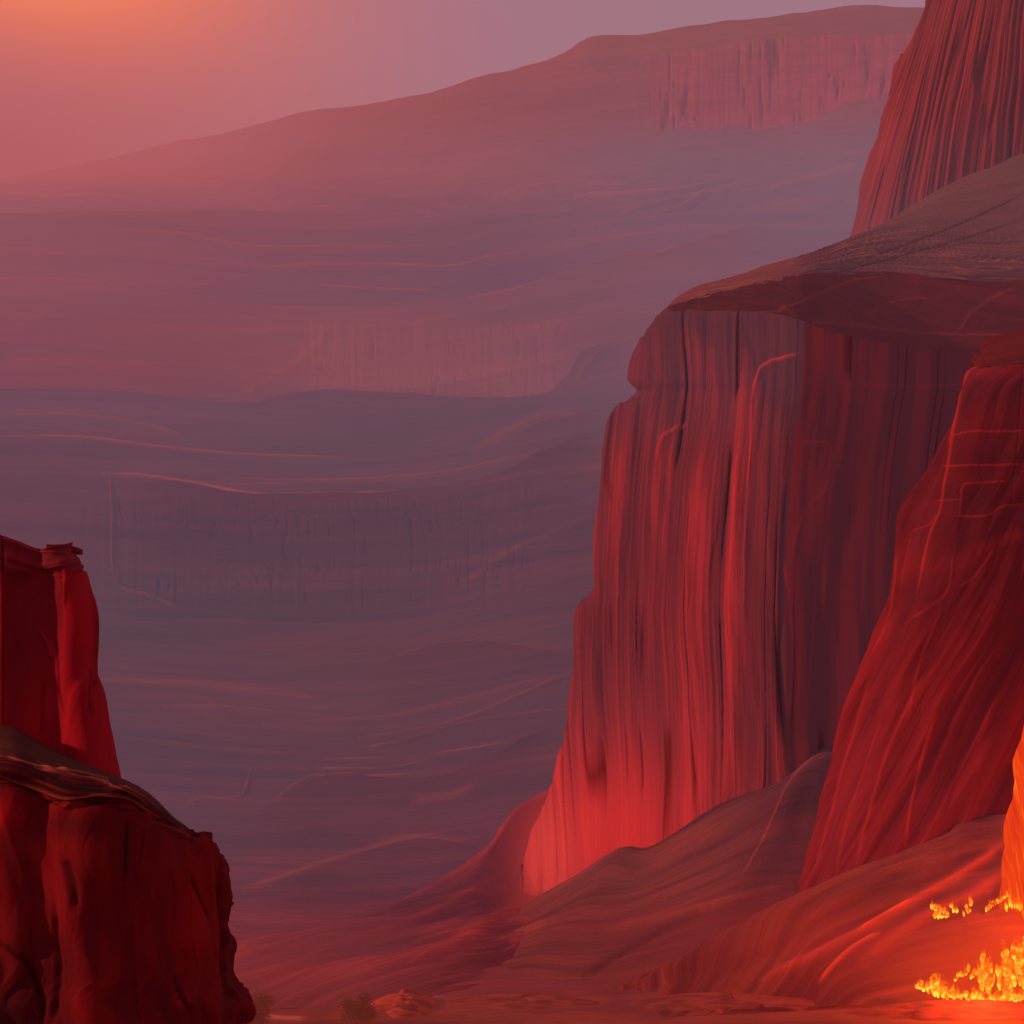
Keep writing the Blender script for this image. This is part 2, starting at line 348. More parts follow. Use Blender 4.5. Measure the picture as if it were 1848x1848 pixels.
big = ridge(fbm(q / 20, v / 500, 111, 3)); med = ridge(fbm(q / 5, v / 260, 121, 3), 1.3); small = fbm(q / 1.6, v / 150, 131, 3)
crack = np.clip((0.07 - np.abs(vn(q / 10, v / 300, 141) - .5)) / 0.07, 0, 1) * sm(.35, .6, fbm(q / 24, v / 60, 143, 2))
disp = 4 * (big - .5) + 1.8 * (med - .5) + .8 * (small - .5) - 1.8 * crack
tone = np.clip(.1 + .4 * big + .5 * (med - .45) + .5 * (small - .5), 0, 1)
alb = mix(np.broadcast_to(lin((84, 42, 50)), X.shape), np.broadcast_to(lin((172, 58, 58)), X.shape), tone) * (1 - .55 * crack)[..., None]
ha = haze_amount(D) * .8 + .12 * sm(300, 440, PY)
grid_mesh('tower_face', X + N * disp[..., None], M_CLIFF, tower, np.stack([q, v], -1), C4(alb), C4(painted_haze_colour(PX, PY) * .8, ha))

# ================================================================== THE BUTTRESS
but = empty('cliff_buttress', at(1700, 1500, 700), 'leaning red rock buttress with thin pale ledges, behind the burning slope at the right edge', 'cliff')
bs_ = [(1758, 662), (1744, 676), (1738, 700), (1724, 755), (1700, 800), (1676, 850), (1650, 885), (1622, 930), (1617, 990), (1606, 1080), (1574, 1166), (1552, 1215), (1528, 1275), (1502, 1370), (1478, 1450), (1458, 1535), (1434, 1614), (1420, 1690)]
def edge(py): return np.interp(py, [660, 700, 800, 900, 950, 1050, 1200, 1400, 1600, 1700], [1790, 1742 + 4, 1722, 1700, 1690, 1660, 1615, 1560, 1500, 1480])
rows = []
for x, y in bs_:
    e = max(edge(y), x + 8); f = (y - 660) / 1000.
    t = max(0, 1 - (y - 660) / 40.)
    rows.append([(x + 50, y, 830), (x + 8, y, 765), (x, y, 744 - 20 * f), (.5 * (x + e), y, 735 - 22 * f), (e, y, 722 - 24 * f), (e + 60, y - 8 * t, 716 - 24 * f), (e + 130, y - 12 * t, 716 - 24 * f), (e + 230, y - 18 * t, 722 - 24 * f), (e + 400, y - 18 * t, 740 - 24 * f)])
PX, PY, D, X, tc, tr = lay(rows, 560, 640)
u, v = arc_uv(X); N = normals(X)
q = u + 8 * (fbm(u / 50, v / 80, 203) - .5) + (v) * .16
low = sm(930, 1250, PY)
big = ridge(fbm(q / 30, v / 420, 211, 3)); med = ridge(fbm(q / 8, v / 300, 221, 3), 1.3); small = fbm(q / 2.6, v / 130, 231, 3)
disp = (3.2 * (big - .5) + 1.4 * (med - .5) + .5 * (small - .5)) * (.15 + .85 * low)
ln = fbm(u / 60, v / 16, 241, 3)
tone = .36 + .28 * low * (big - .4) + 0.26 * (med - .5) * low + .25 * (small - .5) + .7 * (ln - .5) * (1 - low) + .3 * (facets(q / 10, v / 30, 261) - .5)
left = sm(edge(PY) + 90, edge(PY) - 30, PX)
tone = np.clip(tone + .12 * left * low, 0, 1)
alb = mix(np.broadcast_to(lin((66, 22, 34)), X.shape), np.broadcast_to(lin((136, 28, 36)), X.shape), tone)
alb = mix(alb, np.broadcast_to(lin((176, 44, 40)), X.shape), np.clip((tone - .5) * 1.2, 0, .6) * low)
ledge = 0
lines = [([(1848, 646), (1790, 654), (1756, 664), (1742, 684), (1732, 740), (1718, 810), (1706, 870), (1698, 920), (1680, 960), (1664, 1010), (1650, 1070)], 2.6, .85, .9),  # first line paints a highlight along the rounded edge
         ([(1724, 788), (1750, 780), (1848, 778)], 2.4, .75, .9), ([(1706, 842), (1780, 839), (1848, 838)], 2.4, .75, .9),
         ([(1735, 902), (1738, 878), (1752, 872), (1822, 868)], 2, .7, .8), ([(1735, 902), (1732, 930)], 2, .6, .6), ([(1690, 905), (1735, 902)], 1.6, .5, .6),
         ([(1726, 931), (1784, 930), (1806, 915), (1848, 910)], 2, .75, .8), ([(1846, 640), (1842, 720), (1832, 840), (1822, 920)], 2.2, -.5, -.8),
         ([(1648, 960), (1680, 945), (1690, 930)], 2, .4, .6), ([(1646, 964), (1636, 1010), (1628, 1060)], 2, .4, .6),
         ([(1620, 1000), (1612, 1100), (1580, 1180)], 2.4, .5, 1), ([(1720, 1000), (1708, 1070), (1640, 1120)], 3, .4, .8), ([(1795, 990), (1760, 1040), (1730, 1060)], 3, .35, .8),
         ([(1660, 1230), (1610, 1340), (1575, 1450), (1545, 1565)], 4.5, .7, 1.8), ([(1686, 1290), (1660, 1380), (1640, 1470), (1632, 1530)], 4, .75, 1.8),
         ([(1570, 1230), (1520, 1400), (1470, 1580)], 4, .6, 1.4), ([(1700, 1100), (1660, 1200), (1640, 1300)], 4, .4, 1), ([(1590, 1300), (1545, 1440), (1510, 1570)], 3.5, .5, 1.2),
         ([(1760, 1000), (1800, 980), (1848, 960)], 16, .35, 1)]
lines = [(p, w * .8, a * .45, d * .25) for p, w, a, d in lines]
fc = facets(q / 10, v / 30, 261); disp = disp + 3.6 * (fc - .5)
alb, disp = put_lines(PX, PY, alb, disp, lines, lin((216, 62, 46)))
disp = disp * sm(0, 12, PY - 660)
hc, ha = painted_haze_colour(PX, PY), haze_amount(D) * .55
hc = mix(hc, np.broadcast_to(lin((150, 28, 34)), hc.shape), .6)
g = sm(1150, 1560, PY) * .12; ha = ha + g
grid_mesh('buttress_face', X + N * disp[..., None], M_BLOCK, but, np.stack([q, v], -1), C4(alb), C4(hc, ha))
r0 = [(1808, 663, 830), (1768, 664, 765), (1760, 664, 744), (1774, 660, 728), (1792, 656, 720), (1850, 648, 714), (1930, 642, 714), (2020, 638, 722), (2200, 638, 740)]
r1 = [(1820, 664, 850), (1776, 662, 790), (1758, 660, 764), (1772, 650, 762), (1780, 636, 760), (1840, 618, 760), (1930, 606, 760), (2020, 600, 764), (2200, 600, 772)]
r2 = [(1830, 690, 880), (1790, 676, 862), (1752, 656, 850), (1766, 636, 850), (1780, 614, 850), (1840, 596, 850), (1930, 582, 850), (2020, 570, 850), (2200, 570, 850)]
PX, PY, D, X, tc, tr = lay([r0, r1, r2], 80, 260)
u, v = arc_uv(X); N = normals(X)
n = fbm(u / 40, v / 9, 251, 3)
alb = mix(np.broadcast_to(lin((84, 26, 32)), X.shape), np.broadcast_to(lin((110, 44, 42)), X.shape), n)
grid_mesh('shoulder', X + N * (2 * (n - .5))[..., None], M_SCREE, but, np.stack([u, v], -1), C4(alb), C4(np.broadcast_to(lin((104, 34, 42)), X.shape), haze_amount(D) * .9))

# ================================================================== SCREE SLOPES
def fd(py): return CZ * F / (py - HY)
def slope(name, rows, nr, nc, parent, base, dark, light, seed, lines=(), lc=PALE, haze=.8, amp=1.0, su=60, sv=7, extra=None, foot=0.0, tail=False):
    PX, PY, D, X, tc, tr = lay(rows, nr, nc)
    u, v = arc_uv(X); N = normals(X)
    a = u * 1.0; b = v + 3 * (fbm(u / 50, v / 40, seed) - .5)
    st = fbm(a / su, b / sv, seed + 3, 4); rg = ridge(fbm(a / (su * 1.4), b / (sv * 3), seed + 9, 3), 1.6)
    lo = fbm(u / 70, v / 50, seed + 5, 3)
    disp = amp * (1.8 * (st - .5) + 3.2 * (rg - .5) + 4 * (lo - .5)) * sm(0, .06, tr / tr.max())[:, None] * sm(0, .35, tc)[None, :] * sm(0, .35, tc.max() - tc)[None, :]
    t = np.clip(.5 + .9 * (st - .5) + .9 * (lo - .5), 0, 1)
    alb = mix(np.broadcast_to(lin(base), X.shape), np.broadcast_to(lin(dark), X.shape), sm(.55, .25, t))
    alb = mix(alb, np.broadcast_to(lin(light), X.shape), sm(.52, .85, t))
    if extra: alb = extra(PX, PY, alb)
    alb, disp = put_lines(PX, PY, alb, disp, lines, lc)
    hc, ha = painted_haze_colour(PX, PY), haze_amount(D) * haze
    if tail: ha = ha + (1 - ha) * .45 * sm(950, 600, PX); hc = mix(hc, np.broadcast_to(lin((140, 54, 60)), hc.shape), .6 * sm(1000, 760, PX) * sm(1640, 1700, PY + .1 * (700 - PX)) * sm(1840, 1740, PY))
    hc, ha = painted_glow(PX, PY, hc, ha, foot, 1.0)
    return grid_mesh(name, X + N * disp[..., None], M_SCREE, parent, np.stack([u, v], -1), C4(alb), C4(hc, ha))

# back ridge, left of the great cliff's foot
k0 = [(1080, 1470, 1000), (1010, 1500, 1000), (950, 1530, 1000), (880, 1590, 1000), (800, 1630, 990), (700, 1665, 960), (580, 1690, 930), (460, 1706, 880), (300, 1712, 860)]
k1 = [(1060, 1400, 910), (1008, 1418, 906), (942, 1452, 896), (880, 1526, 862), (800, 1582, 852), (700, 1634, 800), (590, 1668, 752), (450, 1692, 712), (300, 1702, 700)]
k2 = [(1070, 1500, 900), (1016, 1530, 894), (950, 1580, 880), (880, 1620, 818), (800, 1660, 775), (700, 1690, 736), (590, 1720, 690), (450, 1738, 665), (300, 1746, 655)]
k3 = [(1060, 1660, 806), (1000, 1670, 786), (930, 1700, 735), (860, 1722, 700), (780, 1746, 664), (690, 1768, 636), (590, 1784, 622), (450, 1790, 614), (300, 1794, 610)]
k4 = [(1060, 1820, 660), (1000, 1820, 650), (930, 1820, 634), (860, 1815, 612), (780, 1818, 606), (690, 1820, 600), (590, 1822, 595), (450, 1824, 592), (300, 1824, 592)]
slope('scree_slope', [k0, k1, k2, k3, k4], 420, 560, massif, (120, 46, 54), (92, 36, 48), (160, 62, 56), 301,
      lines=[([(960, 1600), (900, 1660), (800, 1710), (700, 1740), (560, 1756), (440, 1762)], 16, .5, 1.5), ([(930, 1460), (880, 1530), (800, 1586), (700, 1638)], 5, .4, .8),
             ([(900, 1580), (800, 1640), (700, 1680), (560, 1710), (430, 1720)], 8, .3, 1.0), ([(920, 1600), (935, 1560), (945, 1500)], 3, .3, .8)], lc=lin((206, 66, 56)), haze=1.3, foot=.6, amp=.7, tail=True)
# main dune below the great cliff
k0 = [(930, 1680, 900), (1030, 1640, 900), (1110, 1600, 900), (1180, 1570, 890), (1300, 1520, 880), (1410, 1480, 880), (1500, 1420, 880), (1620, 1380, 880), (1760, 1360, 880)]
k1 = [(940, 1634, 838), (1035, 1582, 822), (1118, 1530, 812), (1178, 1524, 806), (1300, 1450, 796), (1408, 1410, 784), (1486, 1352, 800), (1610, 1310, 830), (1760, 1300, 836)]
k2 = [(870, 1694, 790), (960, 1660, 780), (1060, 1620, 772), (1150, 1600, 762), (1270, 1560, 752), (1370, 1530, 744), (1440, 1530, 744), (1560, 1520, 748), (1720, 1500, 750)]
k3 = [(800, 1744, 718), (880, 1730, 716), (980, 1710, 712), (1080, 1700, 702), (1180, 1690, 694), (1270, 1680, 690), (1360, 1680, 690), (1500, 1680, 690), (1700, 1660, 690)]
k4 = [(730, 1794, 640), (800, 1800, 634), (900, 1808, 624), (1000, 1812, 618), (1100, 1816, 612), (1200, 1820, 606), (1320, 1824, 600), (1480, 1828, 594), (1700, 1830, 592)]
k0, k1, k2, k3, k4 = [[(r[0][0] - 34, r[0][1] + 16, r[0][2] + 60), (r[0][0] - 12, r[0][1] + 5, r[0][2] + 16)] + r for r in (k0, k1, k2, k3, k4)]
def cr(PX, PY, alb):
    g = gauss(PX, PY, 1420, 1560, 110, 170) * .7 + gauss(PX, PY, 1180, 1690, 260, 60) * .6
    return mix(alb, np.broadcast_to(lin((112, 40, 50)), alb.shape), np.clip(g, 0, .85))
slope('scree_slope', [k0, k1, k2, k3, k4], 420, 620, massif, (118, 62, 58), (90, 40, 48), (142, 68, 60), 331,
      lines=[([(1486, 1356), (1440, 1390), (1410, 1440), (1380, 1510), (1340, 1580)], 2.5, .35, .35), ([(1100, 1680), (1220, 1650), (1340, 1620), (1430, 1600)], 8, .3, 1),
             ([(800, 1745), (900, 1700), (1000, 1660)], 10, .25, 1), ([(1060, 1760), (1180, 1690), (1280, 1640)], 7, -.3, -1)], lc=lin((206, 92, 76)), haze=1.15, extra=cr, su=90, sv=8, amp=.36)
# right slope below the buttress, where the fire burns
k0 = [(2500, 1500, 800), (1820, 1520, 790), (1700, 1550, 790), (1580, 1600, 790), (1440, 1660, 780), (1320, 1720, 740), (1220, 1770, 700), (1100, 1800, 650)]
k1 = [(2500, 1440, 712), (1822, 1466, 706), (1700, 1502, 702), (1570, 1556, 698), (1434, 1614, 690), (1310, 1678, 672), (1205, 1738, 650), (1090, 1794, 632)]
k2 = [(2500, 1560, 680), (1830, 1580, 678), (1710, 1610, 676), (1590, 1650, 672), (1470, 1690, 664), (1360, 1730, 650), (1260, 1765, 636), (1120, 1806, 620)]
k3 = [(2500, 1690, 640), (1840, 1700, 640), (1730, 1716, 638), (1620, 1740, 634), (1510, 1760, 628), (1410, 1780, 620), (1310, 1796, 612), (1160, 1814, 604)]
k4 = [(2500, 1812, 596), (1850, 1814, 594), (1750, 1812, 594), (1650, 1812, 594), (1550, 1814, 594), (1450, 1820, 590), (1350, 1826, 584), (1200, 1834, 578)]
burn = empty('scree_fan', at(1500, 1800, 610), 'long sand and rubble fan running down from the buttress to the fire at the right', 'slope')
slope('fan_surface', [k0, k1, k2, k3, k4], 420, 560, burn, (128, 52, 48), (104, 38, 42), (152, 62, 50), 361,
      lines=[([(1848, 1500), (1760, 1560), (1660, 1620), (1555, 1680), (1480, 1720), (1380, 1770)], 8, .45, 1.4), ([(1552, 1682), (1600, 1652), (1645, 1627)], 3.5, 1, 1), ([(1480, 1770), (1500, 1745), (1540, 1710), (1588, 1682)], 3.5, .9, 1),
             ([(1848, 1560), (1760, 1610), (1660, 1660), (1560, 1730)], 12, .4, 1), ([(1660, 1560), (1560, 1620), (1460, 1680), (1300, 1760)], 12, -.25, -1)], lc=lin((255, 92, 56)), haze=.7, su=90, sv=7, amp=.42)

# ================================================================== LEFT BUTTE
butte = empty('butte', at(150, 1848, 370), 'dark red two-tiered butte standing close by in the lower left corner', 'butte')
s1 = [(150, 1440), (222, 1402), (270, 1432), (318, 1480), (342, 1504), (354, 1534), (384, 1541), (402, 1552), (412, 1585), (419, 1622), (404, 1668), (414, 1704), (411, 1738), (421, 1770), (444, 1795), (451, 1816), (437, 1848), (430, 1900), (440, 2050), (470, 2300)]
rows = []
top = [(-500, 1392), (-200, 1380), (0, 1396), (60, 1432), (130, 1438), (190, 1432), (230, 1436), (310, 1498), (344, 1510)]
sil2 = s1[4:]
for k, (x, y) in enumerate(sil2):
    f = k / (len(sil2) - 1); z = y
    ty = lambda p: np.interp(p, [-300, 0, 70, 120, 230, 310, 344, 400], [1370, 1388, 1415, 1436, 1440, 1490, 1508, 1512])
    r = []
    for i, (fx, d) in enumerate(((-1.2, 372), (-.5, 362), (0, 356), (.18, 358), (.36, 352), (.55, 356), (.72, 356), (.87, 364), (.96, 374), (1.0, 392), (.97, 430), (.8, 520))):
        px = x * fx if i < 10 else x * fx
        w = min(1, max(0, (y - 1500) / 200.))
        yy = y if w >= 1 else ty(min(px, 344)) * (1 - w) + y * w if i < 9 else y
        r.append((px, yy, d - 10 * f))
    rows.append(r)
PX, PY, D, X, tc, tr = lay(rows, 560, 620)
u, v = arc_uv(X); N = normals(X)
q = u + 7 * (fbm(u / 25, v / 25, 403) - .5) + 3 * vn(u / 14, v / 30, 407)
b1_ = ridge(fbm(q / 14, v / 60, 411, 2)); b2_ = fbm(q / 5, v / 40, 421, 3)
cel = fbm(np.floor(q / 4.5 + vn(q / 9, v / 14, 423)) * 1.7, v / 26, 425, 2)
fc = facets(u / 8 + 3, v / 17, 427)
disp = 1.2 * (b1_ - .5) + .6 * (b2_ - .5) + .6 * (cel - .5) + 5.0 * (fc - .5)
disp *= sm(.0, .05, tr / tr.max())[:, None]
tone = np.clip(.3 + .35 * (b1_ - .4) + .5 * (b2_ - .5) + .4 * (cel - .5) + .5 * (fc - .5), 0, 1)
alb = mix(np.broadcast_to(lin((76, 8, 20)), X.shape), np.broadcast_to(lin((136, 8, 16)), X.shape), tone)
lines = [([(336, 1514), (338, 1570), (330, 1640), (316, 1690)], 3, .5, .6), ([(338, 1575), (356, 1620), (372, 1665)], 3, -.6, -.8), ([(120, 1550), (135, 1600), (140, 1640)], 7, -.6, -1.2),
         ([(230, 1480), (228, 1530), (226, 1590)], 3, -.5, -.6), ([(262, 1500), (256, 1560)], 3, -.4, -.5), ([(0, 1700), (50, 1740), (75, 1800), (80, 1860)], 6, -.5, -1),
         ([(100, 1640), (104, 1740), (100, 1848)], 5, -.4, -1), ([(316, 1760), (330, 1800), (345, 1830)], 4, -.6, -.8), ([(250, 1640), (245, 1720), (255, 1820)], 7, .4, .8)]
alb, disp = put_lines(PX, PY, alb, disp, lines, lin((122, 12, 14)))
alb = mix(alb, np.broadcast_to(lin((176, 10, 20)), X.shape), .6 * gauss(PX, PY, 10, 1470, 45, 30) + .35 * gauss(PX, PY, 335, 1660, 30, 90))
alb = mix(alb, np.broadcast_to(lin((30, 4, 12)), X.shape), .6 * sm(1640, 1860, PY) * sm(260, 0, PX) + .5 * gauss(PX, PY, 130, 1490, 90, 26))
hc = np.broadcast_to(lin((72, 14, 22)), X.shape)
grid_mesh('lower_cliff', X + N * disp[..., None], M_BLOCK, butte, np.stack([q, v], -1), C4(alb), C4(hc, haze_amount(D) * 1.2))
# ledges on top of the lower tier
t0 = [(-500, 1390, 366), (-200, 1384, 357), (0, 1392, 352), (64, 1412, 353), (124, 1436, 350), (180, 1440, 352), (232, 1442, 354), (300, 1486, 361), (334, 1508, 370), (350, 1512, 388), (336, 1530, 470)]
t1 = [(a + 2, b - 8 - (10 if a < 240 else 0), c + 1) for a, b, c in t0]
t2 = [(-500, 1366, 376), (-200, 1366, 366), (0, 1372, 360), (60, 1384, 360), (124, 1396, 360), (180, 1408, 362), (230, 1422, 366), (290, 1464, 372), (326, 1492, 380), (346, 1501, 394), (340, 1520, 476)]
t3 = [(-500, 1290, 392), (-200, 1300, 384), (0, 1312, 378), (60, 1336, 380), (112, 1362, 382), (160, 1382, 384), (212, 1402, 388), (266, 1430, 392), (312, 1474, 398), (340, 1497, 404), (336, 1516, 480)]
t4 = [(-500, 1300, 430), (-200, 1300, 430), (0, 1318, 430), (60, 1340, 430), (112, 1366, 430), (160, 1388, 430), (212, 1408, 432), (262, 1436, 434), (306, 1480, 436), (334, 1502, 438), (330, 1522, 490)]
tm = [(a, b + 30, c + 6) for a, b, c in t0]
PX, PY, D, X, tc, tr = lay([tm, t0, t1, t2, t3, t4], 260, 560)
tr = tr - 1
u, v = arc_uv(X); N = normals(X)
w = v / 1.5 + 1.2 * vn(u / 18, v / 12, 431)
stp = vn(u / 30, w * 1.6, 433)
lowb = sm(0, 1, (tr - .8))[:, None] * sm(2.3, 1.9, tr)[:, None]
disp = 1.1 * (stp - .5) * (.3 + lowb)
alb = mix(np.broadcast_to(lin((78, 44, 34)), X.shape), np.broadcast_to(lin((62, 14, 18)), X.shape), sm(2.6, 1.9, tr)[:, None] * np.ones_like(PX))
alb = mix(alb, np.broadcast_to(lin((120, 30, 28)), X.shape), sm(.5, .8, stp) * .5 * sm(2.4, 1.8, tr)[:, None])
lines = [([(0, 1364), (70, 1384), (140, 1395), (205, 1412), (250, 1432), (290, 1462)], 1.6, .75, .5), ([(60, 1388), (150, 1404), (230, 1428), (275, 1462)], 1.3, .5, .3),
         ([(60, 1402), (130, 1420), (200, 1428), (250, 1448)], 5, -.6, -.6), ([(0, 1400), (60, 1420), (120, 1440), (180, 1434), (240, 1446), (300, 1484)], 2, .4, .5)]
alb, disp = put_lines(PX, PY, alb, disp, lines, lin((178, 96, 74)))
grid_mesh('ledge_slope', X + N * disp[..., None], M_SCREE, butte, np.stack([u, v], -1), C4(alb), C4(hc[:1, :1] * np.ones_like(X), .05))
# upper tier
us = [(130, 984), (134, 990), (137, 1003), (151, 1022), (154, 1032), (164, 1068), (175, 1100), (176, 1160), (174, 1208), (188, 1250), (196, 1295), (205, 1345), (216, 1402), (224, 1440), (226, 1470)]
rows = []
for k, (x, y) in enumerate(us):
    w = max(0, 1 - (y - 984) / 60.)
    ty = lambda p: np.interp(p, [-300, -40, 2, 40, 70, 100, 134], [930, 944, 966, 980, 990, 987, 984]) - 984
    r = []
    for fx, d in ((-2.2, 404), (-1.0, 398), (-.2, 394), (.04, 392), (.25, 396), (.5, 396), (.66, 391), (.85, 392), (.97, 400), (1.0, 412), (.96, 450), (.7, 520)):
        px = x * fx; r.append((px, y + (w * ty(px) if fx < .98 else 0), d - 6 * (y - 984) / 450.))
    rows.append(r)
PX, PY, D, X, tc, tr = lay(rows, 420, 420)
u, v = arc_uv(X); N = normals(X)
alc = sm(118, 108, PX) * sm(9, 16, PX) * sm(1030, 1042, PY + (PX * .08)) * (1 - sm(1150, 1330, PY + 1.2 * (PX - 60)))
q = u + 2 * vn(u / 10, v / 20, 451)
wv = fbm(q / 6, v / 40, 453, 2)
disp = -1.3 * alc + .5 * (wv - .5) + 1.3 * (facets(q / 7 + 2, v / 22, 457) - .5)
band = sm(1034, 1026, PY)
stp = vn(u / 25, v / 1.0, 455)
disp += band * (1.0 * (stp - .5) + .7)
alb = mix(np.broadcast_to(lin((150, 10, 28)), X.shape), np.broadcast_to(lin((104, 18, 32)), X.shape), np.clip(.75 * alc + .3 * (wv - .5), 0, 1))  # shade inside the alcove painted into the albedo
alb = mix(alb, np.broadcast_to(lin((110, 36, 46)), X.shape), band * (1 - sm(.5, .75, stp) * .6))
lines = [([(4, 960), (6, 1100), (6, 1320)], 2.5, -.5, -1.2), ([(94, 1150), (100, 1210), (104, 1250), (112, 1285)], 2, -.55, -.6), ([(165, 1205), (162, 1260), (166, 1290)], 2, -.4, -.5),
         ([(68, 1138), (84, 1160), (92, 1190)], 4, .5, .8), ([(8, 1030), (60, 1034), (112, 1048), (116, 1100)], 2, .4, .4), ([(172, 1100), (172, 1200), (170, 1260)], 2.5, -.3, -.4),
         ([(76, 1230), (74, 1330)], 3, -.3, -.5), ([(2, 970), (50, 990), (100, 998), (140, 1004)], 1.6, .7, .3)]
alb, disp = put_lines(PX, PY, alb, disp, lines, lin((160, 30, 28)))
grid_mesh('upper_cliff', X + N * disp[..., None], M_BLOCK, butte, np.stack([q, v], -1), C4(alb), C4(np.broadcast_to(lin((100, 16, 28)), X.shape), .09))
# flat block on the summit and the cube of rock on the shoulder
def slab(name, cx, cy, d, wpx, hpx, depth, seed, parent, label=None, alb_c=(120, 24, 28)):
    w, h = wpx / F * d, hpx / F * d
    c = np.array(at(cx, cy, d)); rnd = random.Random(seed)
    import bmesh
    bm = bmesh.new(); bmesh.ops.create_cube(bm, size=1)
    for vv in bm.verts:
        vv.co.x *= w; vv.co.y *= depth; vv.co.z *= h
    bmesh.ops.bevel(bm, geom=bm.edges[:], offset=min(w, h) * .08, segments=2, affect='EDGES')
    bmesh.ops.subdivide_edges(bm, edges=bm.edges[:], cuts=3, use_grid_fill=True)
    for vv in bm.verts:
        vv.co.x += rnd.uniform(-1, 1) * w * .02; vv.co.z += rnd.uniform(-1, 1) * h * .04; vv.co.y += rnd.uniform(-1, 1) * .1
        vv.co += (c if parent is None else c - np.array(parent.location)).tolist() and __import__('mathutils').Vector(c - (np.zeros(3) if parent is None else np.array(parent.location)))
    me = bpy.data.meshes.new(name); bm.to_mesh(me); bm.free()
    me.uv_layers.new(name='UVMap')
    for nm, cc in (('albedo', (*lin(alb_c), 1)), ('painted_haze', (*lin((72, 16, 24)), .06))):
        a = me.color_attributes.new(name=nm, type='FLOAT_COLOR', domain='POINT')
        a.data.foreach_set('color', np.tile(cc, len(me.vertices)).astype(np.float32))
    me.materials.append(M_BLOCK)
    o = bpy.data.objects.new(name, me); COL.objects.link(o); o.parent = parent
    return o
slab('summit_slab', 117, 992, 408, 38, 10, 14, 3, butte)
tag(slab('boulder', 362, 1520, 384, 36, 34, 6, 4, None, alb_c=(96, 22, 28)), 'square dark red block of rock perched on the right shoulder of the near butte', 'boulder')

# ================================================================== DISTANT MESA
mesa = empty('mesa', at(1200, 400, 6000), 'faint wide mesa fading into painted pink haze under the sky, with a striped cliff band', 'mesa')
ridge_ = [(-900, 420), (-500, 392), (-200, 350), (0, 322), (150, 298), (300, 262), (400, 242), (480, 222), (560, 198), (600, 190), (700, 176), (800, 158), (880, 138), (960, 116), (1010, 96), (1048, 74), (1078, 65), (1130, 64), (1200, 53), (1300, 38), (1400, 27), (1480, 18), (1560, 10), (1640, 14), (1760, 24), (1950, 30), (2300, 60)]
xs = [p[0] for p in ridge_]; 
def bt(x): return np.interp(x, [-900, 800, 1000, 1150, 1200, 1400, 1480, 1600, 2300], [0, 0, 16, 36, 36, 36, 38, 42, 42])    # ridge to cliff top
def bb(x): return np.interp(x, [-900, 600, 900, 1150, 1300, 1400, 1480, 1540, 1600, 2300], [432, 300, 252, 236, 234, 230, 210, 186, 178, 170])
R0 = [(x, y + 40, 7600) for x, y in ridge_]
R1 = [(x, y, 6900) for x, y in ridge_]
R2 = [(x, y + bt(x) * .6 + 4, 6700) for x, y in ridge_]
R3 = [(x, y + bt(x) + 12, 6560) for x, y in ridge_]
R4 = [(x, max(bb(x), y + 20), 6400) for x, y in ridge_]
R5 = [(x, max(330 + max(0, (300 - x) * .06), y + 45), 5900) for x, y in ridge_]
R6 = [(x, max(430, y + 60), 5200) for x, y in ridge_]
R7 = [(x, max(560, y + 160), 4900) for x, y in ridge_]
PX, PY, D, X, tc, tr = lay([R0, R1, R2, R3, R4, R5, R6, R7], 520, 1100)
u, v = arc_uv(X); N = normals(X)
ctop = np.interp(PX, xs, [p[1] for p in ridge_]) + bt(PX) + 6
cbot = bb(PX)
jit = 8 * (vn(PX / 14, PX * 0, 503) - .5)
inb = sm(-3, 3, PY - ctop - jit * .4) * sm(3, -3, PY - cbot - jit) * sm(1120, 1240, PX)
fl = fbm(PX / 4.5 + vn(PX / 40, PY / 200, 505), PY / 380, 507, 3)
ck = np.clip((.05 - np.abs(vn(PX / 9 + .3 * vn(PX / 20, PY / 60, 508), PY / 400, 509) - .5)) / .05, 0, 1) * sm(.3, .6, vn(PX / 30, PY / 120, 510))
disp = inb * (5 * (ridge(fl) - .5) - 10 * ck) + 50 * (fbm(PX / 200, PY / 60, 511) - .5)
alb = np.broadcast_to(lin((150, 96, 100)), X.shape)
alb = mix(alb, np.broadcast_to(lin((168, 84, 62)), X.shape), sm(12, -12, PY - ctop) * sm(900, 1050, PX))
alb = mix(alb, np.broadcast_to(lin((210, 96, 112)), X.shape), inb * (.6 + .4 * sm(.35, .7, fl)))
alb = mix(alb, np.broadcast_to(lin((60, 30, 60)), X.shape), inb * ck * .9)
alb = mix(alb, np.broadcast_to(lin((190, 80, 66)), X.shape), .6 * gauss(PX, PY, 1030, 125, 160, 28))
st = fbm((PX) / 260, (PY + .15 * (PX - 900)) / 7, 513, 4)
alb = alb * (1 + .5 * (st - .5) * (1 - inb))[..., None]
lines = [([(900, 352), (1000, 338), (1060, 334), (1140, 340)], 4, .3, 10), ([(1040, 355), (1150, 359), (1230, 352), (1330, 322)], 2.2, .75, 15), ([(1110, 398), (1180, 380), (1260, 360), (1330, 352)], 2.5, .5, 12),  # lit ledge edges painted as paler albedo, with slight relief
         ([(924, 452), (1040, 432), (1140, 410), (1220, 385), (1280, 352)], 2.6, .8, 15), ([(0, 352), (100, 358), (260, 362)], 2.4, .7, 10), ([(310, 382), (400, 388), (500, 384), (640, 381)], 2.2, .5, 10),
         ([(280, 320), (360, 322), (450, 324)], 1.6, .35, 6), ([(1380, 350), (1470, 322), (1560, 300)], 6, .4, 10), ([(1150, 430), (1280, 400), (1400, 380), (1540, 360)], 10, .25, 10),
         ([(600, 350), (760, 370), (900, 396), (1000, 410)], 4, -.5, -10), ([(120, 385), (300, 372), (560, 368)], 14, .25, 5)]
alb, disp = put_lines(PX, PY, alb, disp, lines, lin((250, 120, 96)))
